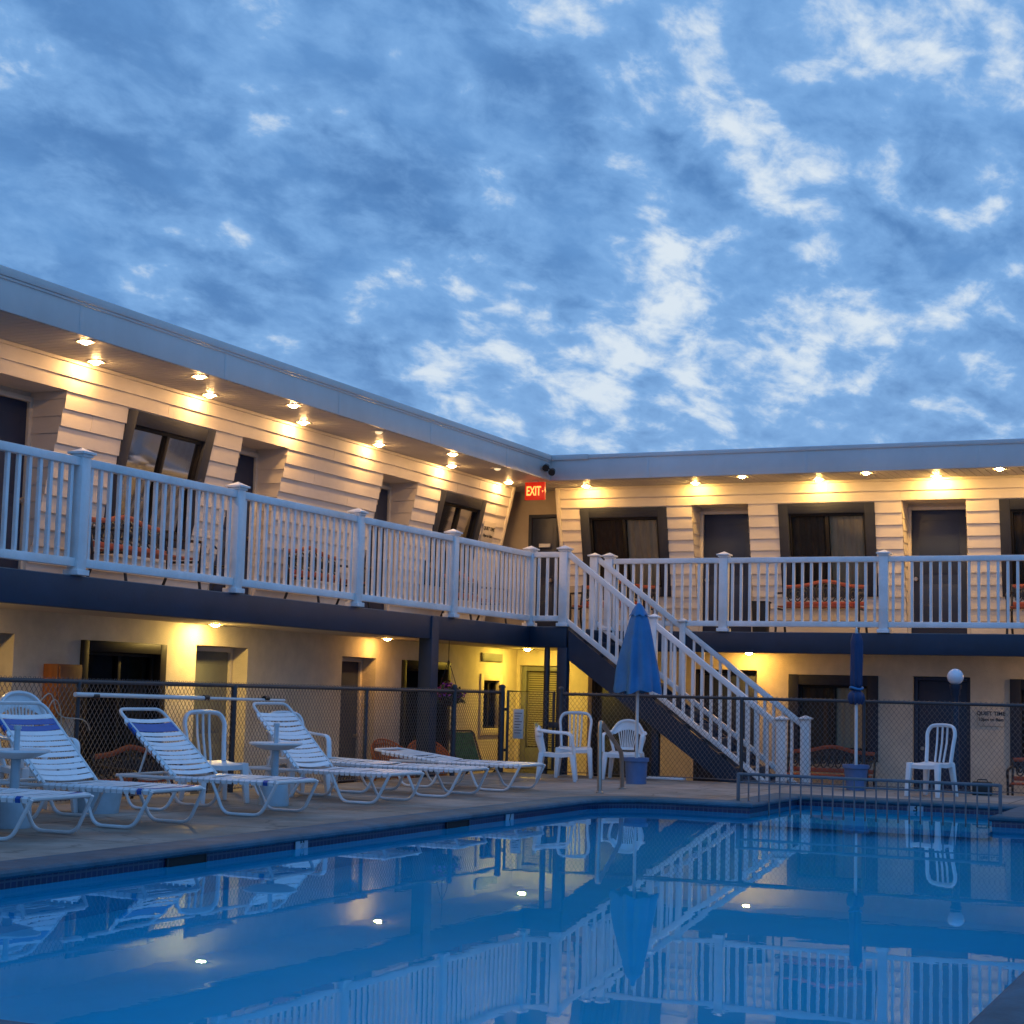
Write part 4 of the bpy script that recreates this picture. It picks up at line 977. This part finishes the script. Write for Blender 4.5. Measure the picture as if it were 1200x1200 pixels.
# ------------------------------------------------------------------ umbrellas
def umbrella(x, y, lab, m, ztop, zbot, wide, tub, tied):
    r = empty('closed_umbrella', (x, y, G), 0, lab, 'umbrella', 'closed pool umbrellas in blue tubs')
    mb = MB(); mb.tube([(0, 0, 0.10), (0, 0, ztop-G+0.02)], 0.020, 10); mb.build('pole', M['lframe'], r)
    mb = MB(); nT = 96; prof = []
    H = ztop-zbot; rows = 26
    for i in range(rows+1):
        t = i/rows; z = ztop-H*t-G
        if not tied:
            R = 0.045+(wide*0.5-0.045)*min(1, (t/0.97))**0.72
            if t < 0.14: R = 0.03+0.085*(t/0.14)**0.8
        else:
            R = 0.05+0.03*min(1, t/0.1)-(0.03 if 0.74 < t < 0.82 else 0)+(0.035*math.sin((t-0.82)/0.18*PI) if t > 0.82 else 0)
        fold = min(0.24, 0.05+0.25*t)
        for j in range(nT):
            a = 2*PI*j/nT
            wv = math.cos(8*a+0.9*math.sin(3*t)+0.7*math.sin(2*a+1.3))*(0.75+0.3*math.sin(3*a+0.5))
            rr = R*(1-fold*0.5+fold*0.5*wv+0.05*math.sin(3*a+5*t)+0.035*t*math.sin(13*a+4*t+1.1*math.sin(5*t))+0.02*math.sin(9*t+2*a))
            zz = z - (0.022*(wv+0.6*math.sin(3*a+1))*max(0, (t-0.8)/0.2) if not tied else 0.015*wv*t)
            prof.append((rr*math.cos(a), rr*math.sin(a), zz))
    fs = []
    for i in range(rows):
        for j in range(nT): fs.append((i*nT+j, i*nT+(j+1) % nT, (i+1)*nT+(j+1) % nT, (i+1)*nT+j))
    mb.add(prof, fs); cn = mb.build('canopy', M[m], r)
    if not tied:   # vent flap on top
        mb = MB(); pr_ = []
        for i in range(6):
            t = i/5; R = 0.02+0.10*t**0.8; z = ztop-G+0.03-0.155*t
            for j in range(nT):
                a = 2*PI*j/nT; rr = R*(1+0.08*t*math.cos(8*a)); pr_.append((rr*math.cos(a), rr*math.sin(a), z-0.012*t*math.cos(8*a)))
        fs = [(i*nT+j, i*nT+(j+1) % nT, (i+1)*nT+(j+1) % nT, (i+1)*nT+j) for i in range(5) for j in range(nT)]
        mb.add(pr_, fs); mb.build('vent_flap', M[m], cn)
    else:
        mb = MB(); z = ztop-H*0.78-G; mb.tube([(0.075*math.cos(a), 0.075*math.sin(a), z+0.012*math.sin(2*a)) for a in [2*PI*i/16 for i in range(16)]], 0.016, 6, closed=True); mb.build('tie', M['umb'], cn)
    mb = MB(); mb.lathe([(0.001, 0), (0.014, 0), (0.018, 0.03), (0.008, 0.06), (0.001, 0.065)], 10, (0, 0, ztop-G+0.015)); mb.build('finial', M['lframe'], r)
    a, b, h = tub
    mb = MB(); mb.lathe([(0.001, 0), (a, 0), (a*1.01, 0.01), (b, h-0.05), (b+0.018, h-0.045), (b+0.018, h), (b-0.01, h), (b-0.02, h-0.06), (0.001, h-0.07)], 28); mb.build('tub', M['bucket'], r)
umbrella(-7.44, 20.15, 'bright blue closed umbrella standing in front of the stair', 'umb', 1.12, 0.045, 0.66, (0.125, 0.14, 0.32), False)
umbrella(-4.92, 21.08, 'slim navy closed umbrella tied round its pole before the right window', 'umb2', 0.835, -0.03, 0.2, (0.115, 0.145, 0.31), True)

# globe lamp
gl = empty('globe_lamp', (-3.97, 22.5, GL), 0, 'white globe lamp on a dark post in front of the right ground floor door', 'post lamp')
mb = MB(); mb.lathe([(0.10, 0), (0.10, 0.03), (0.055, 0.06), (0.045, 1.45), (0.045, 1.60), (0.06, 1.62), (0.06, 1.68), (0.075, 1.70), (0.075, 1.745), (0.001, 1.745)], 18); mb.build('post', M['navy'], gl)
mb = MB(); R_ = 0.105; mb.lathe([(max(0.001, R_*math.sin(PI*i/20)), 1.845-R_*math.cos(PI*i/20)) for i in range(21)], 28); mb.build('globe', M['globe'], gl)

# ------------------------------------------------------------------ benches: red wood and black iron
def bench(x, y, z, rz, lab, w=1.30):
    """faces local -y, origin under the middle"""
    r = empty('garden_bench', (x, y, z), rz, lab, 'bench', 'red wood and black iron garden benches')
    hw = w/2; sh = 0.40; bh = 0.74
    mb = MB()
    for k in range(4):
        y0 = -0.20+k*0.095; mb.box(-hw+0.03, hw-0.03, y0, y0+0.08, sh, sh+0.022)
    mb.build('seat', M['redwood'], r, bevel=0.004)
    back = lambda zz: 0.20+(zz-sh)*0.22
    mb = MB(); n = 24; pts = []
    for i in range(n+1):
        t = i/n*2-1; zz = bh+0.075*math.exp(-(t/0.42)**2)-0.01*t*t; pts.append((t*(hw-0.02), back(zz), zz))
    mb.tube(pts, 0.030, 6, flat=(1.0, 0.55)); mb.build('crest_rail', M['redwood'], r)
    mb = MB(); zz = sh+0.075; mb.box(-hw+0.03, hw-0.03, back(zz)-0.012, back(zz)+0.012, zz-0.03, zz+0.03); mb.build('lower_rail', M['redwood'], r, bevel=0.004)
    mb = MB(); k = int(w/0.11)
    for i in range(k):   # cast scroll panel: ovals and leaves
        cx = -hw+0.06+(w-0.12)*(i+0.5)/k; t = cx/hw; z1 = bh+0.075*math.exp(-(t/0.42)**2)-0.04; z0 = sh+0.11; cz = (z0+z1)/2
        mb.tube([(cx+0.052*math.cos(a), back(cz+(z1-z0)/2*math.sin(a)), cz+(z1-z0)/2*math.sin(a)) for a in [2*PI*j/14 for j in range(14)]], 0.010, 5, closed=True)
        mb.tube([(cx+0.030*math.cos(a), back(cz+(z1-z0)/4*math.sin(a))-0.004, cz+(z1-z0)/4*math.sin(a)) for a in [2*PI*j/10 for j in range(10)]], 0.013, 5, closed=True)
        mb.tube([(cx-0.05, back(z0+0.02), z0+0.02), (cx, back(cz), cz), (cx+0.05, back(z1-0.02), z1-0.02)], 0.008, 5)
    mb.build('iron_panel', M['iron'], r)
    for s in (-1, 1):
        mb = MB(); xx = s*(hw-0.015)
        mb.tube(fillet([(xx, -0.26, 0), (xx, -0.22, sh*0.55), (xx, -0.23, sh), (xx, -0.25, sh+0.20)], 0.06), 0.018, 6, flat=(1, 1))
        mb.tube(fillet([(xx, 0.30, 0), (xx, 0.20, sh*0.6), (xx, 0.20, sh), (xx, back(bh+0.02), bh+0.02)], 0.06), 0.018, 6)
        mb.tube([(xx, -0.24, sh-0.02), (xx, 0.20, sh-0.02)], 0.016, 6)
        mb.build('leg', M['iron'], r)
        mb = MB(); mb.tube(fillet([(xx, back(sh+0.24), sh+0.24), (xx, 0.0, sh+0.22), (xx, -0.25, sh+0.20), (xx, -0.30, sh+0.15), (xx, -0.26, sh+0.11)], 0.05), 0.018, 6); mb.build('armrest', M['iron'], r)
    return r
bench(-11.12, 14.97, FL+0.001, PI/2, 'red and black bench on the upper left balcony under the first leaning window', 1.34)
bench(-11.12, 18.78, FL+0.001, PI/2, 'red and black bench on the upper left balcony between the second and third doors', 1.30)
bench(-11.12, 23.05, FL+0.001, PI/2, 'black legged bench on the upper left balcony under the small leaning window', 1.25)
bench(-9.62, 24.86, FL+0.001, 0, 'red and black bench behind the stair top under the first right wing window', 1.25)
bench(-6.33, 24.86, FL+0.001, 0, 'red and black bench under the middle right wing window', 1.26)
bench(-3.02, 24.86, FL+0.001, 0, 'red and black bench cut off by the right frame edge on the upper balcony', 1.26)
bench(-10.75, 14.75, GL+0.021, PI/2, 'dark bench on the ground behind the left fence under the dark window', 1.30)
bench(-6.15, 24.55, GL+0.021, 0, 'dark bench under the right ground floor window behind the stair foot', 1.30)
bench(-2.95, 24.50, GL+0.021, 0, 'red bench on the ground cut off by the right frame edge', 1.30)

# iron side table and ash bins on the balcony
it = empty('iron_plant_stand', (-10.95, 16.25, FL+0.001), 0, 'black iron plant stand with curled arms at the end of the first balcony bench', 'plant stand')
mb = MB(); mb.lathe([(0.001, 0.36), (0.16, 0.36), (0.165, 0.375), (0.15, 0.385), (0.001, 0.38)], 18); mb.build('shelf', M['iron'], it)
for k in range(4):
    a = PI/4+k*PI/2; c, s = math.cos(a), math.sin(a); mb = MB()
    mb.tube(fillet([(0.22*c, 0.22*s, 0), (0.13*c, 0.13*s, 0.20), (0.15*c, 0.15*s, 0.37), (0.22*c, 0.22*s, 0.55), (0.17*c, 0.17*s, 0.62), (0.13*c, 0.13*s, 0.57)], 0.06), 0.011, 6); mb.build('leg', M['iron'], it)
ab = empty('ash_bin', (-7.20, 24.72, FL+0.001), 0, 'square black bin beside the middle right wing bench', 'bin')
mb = MB(); mb.add([], []); mb.hexa([(-.10, -.10, 0), (.10, -.10, 0), (.10, .10, 0), (-.10, .10, 0), (-.115, -.115, .46), (.115, -.115, .46), (.115, .115, .46), (-.115, .115, .46)]); mb.build('body', M['blackplastic'], ab, bevel=0.01)
mb = MB(); mb.box(-0.125, 0.125, -0.125, 0.125, 0.4605, 0.49); mb.build('lid', M['blackplastic'], ab, bevel=0.008)

# hanging basket
hb = empty('hanging_basket', (-10.36, 20.72, -0.20), 0, 'hanging basket of purple flowers below the balcony beside the navy column', 'hanging basket')
mb = MB(); mb.lathe([(0.001, 0), (0.09, 0.01), (0.15, 0.07), (0.175, 0.15), (0.16, 0.152), (0.001, 0.14)], 18); mb.build('liner', M['coir'], hb)
mb = MB()
for k in range(3):
    a = k*2*PI/3; mb.tube([(0.17*math.cos(a), 0.17*math.sin(a), 0.15), (0, 0, 0.62)], 0.005, 5)
mb.tube([(0, 0, 0.62), (0, 0, 0.884)], 0.005, 5); mb.build('hanger', M['iron'], hb)
ml = MB(); mf = MB()
for i in range(700):
    a = random.uniform(0, 2*PI); rr = 0.24*math.sqrt(random.random()); z = 0.14+random.uniform(-0.02, 0.20)*(1.15-rr/0.26)
    if rr > 0.16: z -= random.uniform(0, 0.12)
    p = Vector((rr*math.cos(a), rr*math.sin(a), z)); q = Matrix.Rotation(random.uniform(0, 6.3), 3, 'Z') @ Matrix.Rotation(random.uniform(-1.2, 1.2), 3, 'X')
    s = random.uniform(0.014, 0.026); t = (mf if random.random() < 0.55 and z > 0.12 else ml)
    t.quad(*[p+q @ Vector(v)*s for v in ((-1, -0.6, 0), (0.2, -1, 0.1), (1, 0.6, 0), (-0.2, 1, 0.15))])
ml.build('foliage', M['leaf'], hb, smooth=False, recalc=False); mf.build('flowers', M['purple'], hb, smooth=False, recalc=False)

# wicker chairs and green towel chair behind the fence
def wicker(x, y, rz, lab):
    r = empty('wicker_chair', (x, y, GL+0.021), rz, lab, 'wicker chair', 'orange wicker tub chairs behind the left fence')
    mb = MB(); n = 28
    for i in range(n):
        a = PI*0.0+PI*i/(n-1); c, s = math.cos(a), math.sin(a); hgt = 0.58+0.24*math.sin(a)**1.2
        mb.tube([(0.24*c, 0.22*s, 0.36), (0.28*c, 0.27*s, hgt*0.75), (0.31*c, 0.32*s, hgt)], 0.011, 5)
    for k in range(9):
        f = k/8; mb.tube([((0.24+0.07*f)*math.cos(a), (0.22+0.10*f)*math.sin(a), 0.36+(0.22+0.24*math.sin(a)**1.2)*f) for a in [PI*i/20 for i in range(21)]], 0.010, 5)
    mb.build('backrest', M['wicker'], r)
    mb = MB(); mb.lathe([(0.001, 0.34), (0.25, 0.34), (0.26, 0.37), (0.24, 0.40), (0.001, 0.405)], 20); mb.build('seat', M['wicker'], r)
    for (sx, sy) in ((-1, -1), (1, -1), (1, 1), (-1, 1)):
        mb = MB(); mb.tube([(0.20*sx, 0.18*sy, 0), (0.19*sx, 0.17*sy, 0.35)], 0.02, 8); mb.build('leg', M['wicker'], r)
wicker(-10.80, 20.10, 1.1, 'reddish wicker tub chair left of the orange one behind the fence')
wicker(-10.62, 20.72, 0.7, 'orange wicker tub chair nearest the navy column behind the fence')
gc = empty('folding_chair', (-10.55, 22.05, GL+0.021), 1.2, 'dark folding chair with a green patterned sling behind the fence near the gate', 'folding chair')
mb = MB(); mb.tube(fillet([(-0.24, -0.25, 0), (-0.24, 0.12, 0.45), (-0.24, 0.34, 0.92), (0.24, 0.34, 0.92), (0.24, 0.12, 0.45), (0.24, -0.25, 0)], 0.06), 0.014, 8); mb.build('back_frame', M['blackplastic'], gc)
mb = MB(); mb.tube(fillet([(-0.26, 0.30, 0), (-0.26, -0.20, 0.44), (0.26, -0.20, 0.44), (0.26, 0.30, 0)], 0.06), 0.014, 8); mb.build('seat_frame', M['blackplastic'], gc)
mb = MB(); q = [(-0.20, 0.44), (-0.02, 0.38), (0.10, 0.40), (0.20, 0.60), (0.33, 0.90)]
for (a, b), (c, d) in zip(q[:-1], q[1:]): mb.quad((-0.22, a, b), (0.22, a, b), (0.22, c, d), (-0.22, c, d))
mb.build('sling', M['green'], gc)
# small things on the ground at the right
bb = empty('speaker_box', (-3.44, 21.28, G), 0.1, 'black box standing on the deck at the foot of the right fence', 'box')
mb = MB(); mb.box(-0.115, 0.115, -0.08, 0.08, 0, 0.16); mb.build('case', M['blackplastic'], bb, bevel=0.012)
mb = MB(); mb.tube([(-0.06, 0, 0.158), (-0.05, 0, 0.185), (0.05, 0, 0.185), (0.06, 0, 0.158)], 0.008, 6); mb.build('handle', M['blackplastic'], bb)
rb = empty('red_cooler', (-7.75, 22.15, GL+0.021), 0.2, 'red cooler box on the ground behind the fence under the blue umbrella', 'cooler')
mb = MB(); mb.box(-0.24, 0.24, -0.16, 0.16, 0, 0.34); mb.build('body', M['redbox'], rb, bevel=0.02)
mb = MB(); mb.box(-0.25, 0.25, -0.17, 0.17, 0.341, 0.40); mb.build('lid', M['chair'], rb, bevel=0.015)

# ------------------------------------------------------------------ world, sun, camera
w = bpy.data.worlds.new('World'); sc.world = w; w.use_nodes = True
nt = w.node_tree; N = nt.nodes; Lk = nt.links
for n_ in list(N): N.remove(n_)
out = N.new('ShaderNodeOutputWorld'); bg = N.new('ShaderNodeBackground'); Lk.new(bg.outputs[0], out.inputs[0])
SUN_EL = math.radians(0.5); SUN_ROT = math.radians(200)
sky = N.new('ShaderNodeTexSky'); sky.sky_type = 'NISHITA'; sky.sun_disc = False; sky.sun_elevation = SUN_EL; sky.sun_rotation = SUN_ROT; sky.air_density = 1.0; sky.ozone_density = 2.0
def V(op, a, b=None, c=None):
    n_ = N.new('ShaderNodeVectorMath'); n_.operation = op
    for i, q in enumerate((a, b, c)):
        if q is None: continue
        if isinstance(q, (tuple, list)): n_.inputs[i].default_value = q
        else: Lk.new(q, n_.inputs[i])
    return n_
def F(op, a, b=None, c=None, clamp=False):
    n_ = N.new('ShaderNodeMath'); n_.operation = op; n_.use_clamp = clamp
    for i, q in enumerate((a, b, c)):
        if q is None: continue
        if isinstance(q, (int, float)): n_.inputs[i].default_value = q
        else: Lk.new(q, n_.inputs[i])
    return n_.outputs[0]
def smooth(x, lo, hi):
    n_ = N.new('ShaderNodeMapRange'); n_.interpolation_type = 'SMOOTHSTEP'; n_.inputs['From Min'].default_value = lo; n_.inputs['From Max'].default_value = hi; Lk.new(x, n_.inputs['Value']); return n_.outputs[0]
def mixc(f, a, b):
    n_ = N.new('ShaderNodeMix'); n_.data_type = 'RGBA'
    if isinstance(f, (int, float)): n_.inputs[0].default_value = f
    else: Lk.new(f, n_.inputs[0])
    for i, q in ((6, a), (7, b)):
        if isinstance(q, tuple): n_.inputs[i].default_value = q
        else: Lk.new(q, n_.inputs[i])
    return n_.outputs[2]
tc = N.new('ShaderNodeTexCoord'); D = V('NORMALIZE', tc.outputs['Generated']).outputs[0]
sp = N.new('ShaderNodeSeparateXYZ'); Lk.new(D, sp.inputs[0]); dx, dy, dz = sp.outputs
zz = F('ADD', F('MAXIMUM', dz, 0.0), 0.32)
u = F('DIVIDE', dx, zz); v = F('DIVIDE', dy, zz)
cb_ = N.new('ShaderNodeCombineXYZ'); Lk.new(u, cb_.inputs[0]); Lk.new(v, cb_.inputs[1])
mp = N.new('ShaderNodeMapping'); mp.inputs['Rotation'].default_value = (0, 0, math.radians(-35)); mp.inputs['Scale'].default_value = (1.0, 0.75, 1); Lk.new(cb_.outputs[0], mp.inputs['Vector'])
def noise(scale, det, rough, dist=0.0, off=(0, 0, 0)):
    m_ = N.new('ShaderNodeMapping'); m_.inputs['Location'].default_value = off; Lk.new(mp.outputs[0], m_.inputs['Vector'])
    n_ = N.new('ShaderNodeTexNoise'); n_.inputs['Scale'].default_value = scale; n_.inputs['Detail'].default_value = det; n_.inputs['Roughness'].default_value = rough; n_.inputs['Distortion'].default_value = dist
    Lk.new(m_.outputs[0], n_.inputs['Vector']); return n_.outputs['Fac']
nA = noise(11.0, 9, 0.56, 0.25); nB = noise(3.4, 5, 0.5, 0.2, (3.1, 1.7, 0)); nC = noise(27.0, 6, 0.6, 0.3, (7.3, 2.2, 0))
# where the cloud deck is thin: towards +x, and low over the right wing
dd = V('DOT_PRODUCT', D, (-0.34, 0.92, 0.20)).outputs['Value']
e1 = F('SUBTRACT', dx, -0.375); e2 = F('SUBTRACT', dz, 0.190)
blob = F('POWER', 2.718, F('MULTIPLY', F('ADD', F('MULTIPLY', F('MULTIPLY', e1, e1), 50.0), F('MULTIPLY', F('MULTIPLY', e2, e2), 520.0)), -1.0))
blob = F('MULTIPLY', blob, smooth(dy, 0.0, 0.5))
bias = F('ADD', F('MULTIPLY', smooth(dx, -0.58, -0.16), F('ADD', 0.05, F('MULTIPLY', smooth(dz, 0.18, 0.36), 0.075))), F('MULTIPLY', blob, 0.15))
val = F('ADD', F('ADD', F('MULTIPLY', nA, 0.72), F('MULTIPLY', nB, 0.28)), bias)
val = F('ADD', val, F('MULTIPLY', F('SUBTRACT', nC, 0.5), 0.32))
gap = F('MULTIPLY', smooth(val, 0.59, 0.76), F('ADD', 0.25, F('MULTIPLY', smooth(dy, 0.3, 0.65), 0.75)))
veil = smooth(val, 0.40, 0.66)
shade = smooth(noise(7.0, 8, 0.58, 0.3, (1.3, 5.2, 0)), 0.25, 0.72)
dark = mixc(shade, (0.074, 0.198, 0.46, 1), (0.128, 0.305, 0.63, 1))
mid = (0.205, 0.415, 0.76, 1)
c1 = mixc(veil, dark, mid)
c2 = mixc(gap, c1, (0.70, 0.79, 0.88, 1))
# pale glow near the horizon
c3 = mixc(F('MULTIPLY', smooth(dz, 0.26, 0.08), 0.18), c2, (0.42, 0.58, 0.80, 1))
# unseen sky behind the camera and overhead brightened to light the railings
rear_gain = F('ADD', 1.0, F('MULTIPLY', smooth(F('MULTIPLY', dy, -1.0), -0.35, 0.7), 0.25))
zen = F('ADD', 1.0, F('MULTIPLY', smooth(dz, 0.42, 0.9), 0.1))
k_ = F('MULTIPLY', rear_gain, zen)
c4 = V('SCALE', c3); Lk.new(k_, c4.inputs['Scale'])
skyc = V('SCALE', sky.outputs[0]); skyc.inputs['Scale'].default_value = 0.012
c4 = V('MULTIPLY', c4.outputs[0], mixc(smooth(dy, 0.62, 0.25), (1, 1, 1, 1), (0.56, 0.76, 0.95, 1)))  # sky out of view tinted bluer for the light it throws on railings
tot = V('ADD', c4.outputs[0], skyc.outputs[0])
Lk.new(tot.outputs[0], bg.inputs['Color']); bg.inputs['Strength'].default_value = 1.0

sd = bpy.data.lights.new('sun', 'SUN'); sd.energy = 0.05; sd.angle = math.radians(25); sd.color = (1.0, 0.85, 0.7)
so = bpy.data.objects.new('sun', sd); COL.objects.link(so)
sv = Vector((math.sin(SUN_ROT)*math.cos(math.radians(8)), math.cos(SUN_ROT)*math.cos(math.radians(8)), math.sin(math.radians(8))))
so.rotation_euler = (-sv).to_track_quat('-Z', 'Y').to_euler()

cam = bpy.data.cameras.new('camera'); co = bpy.data.objects.new('camera', cam); COL.objects.link(co)
RM = ((0.91017292, -0.41372101, 0.02049818), (0.41345891, 0.90435382, -0.10581064), (0.02523848, 0.10478114, 0.994175))
rt = [RM[i][0] for i in range(3)]; fw = [RM[i][1] for i in range(3)]; upv = [RM[i][2] for i in range(3)]
co.matrix_world = Matrix(((rt[0], upv[0], -fw[0], 0), (rt[1], upv[1], -fw[1], 0), (rt[2], upv[2], -fw[2], 0), (0, 0, 0, 1)))
cam.sensor_width = 36; cam.lens = 36*2008.7/1200; cam.clip_start = 0.05; cam.clip_end = 2000
sc.camera = co
sc.view_settings.view_transform = 'Standard'; sc.view_settings.look = 'None'; sc.view_settings.exposure = 0; sc.view_settings.gamma = 1
sc.cycles.use_denoising = True
sc.cycles.max_bounces = 8; sc.cycles.transparent_max_bounces = 12
sc.cycles.caustics_reflective = False; sc.cycles.caustics_refractive = True; sc.cycles.blur_glossy = 0.3
sc.cycles.sample_clamp_indirect = 4.0
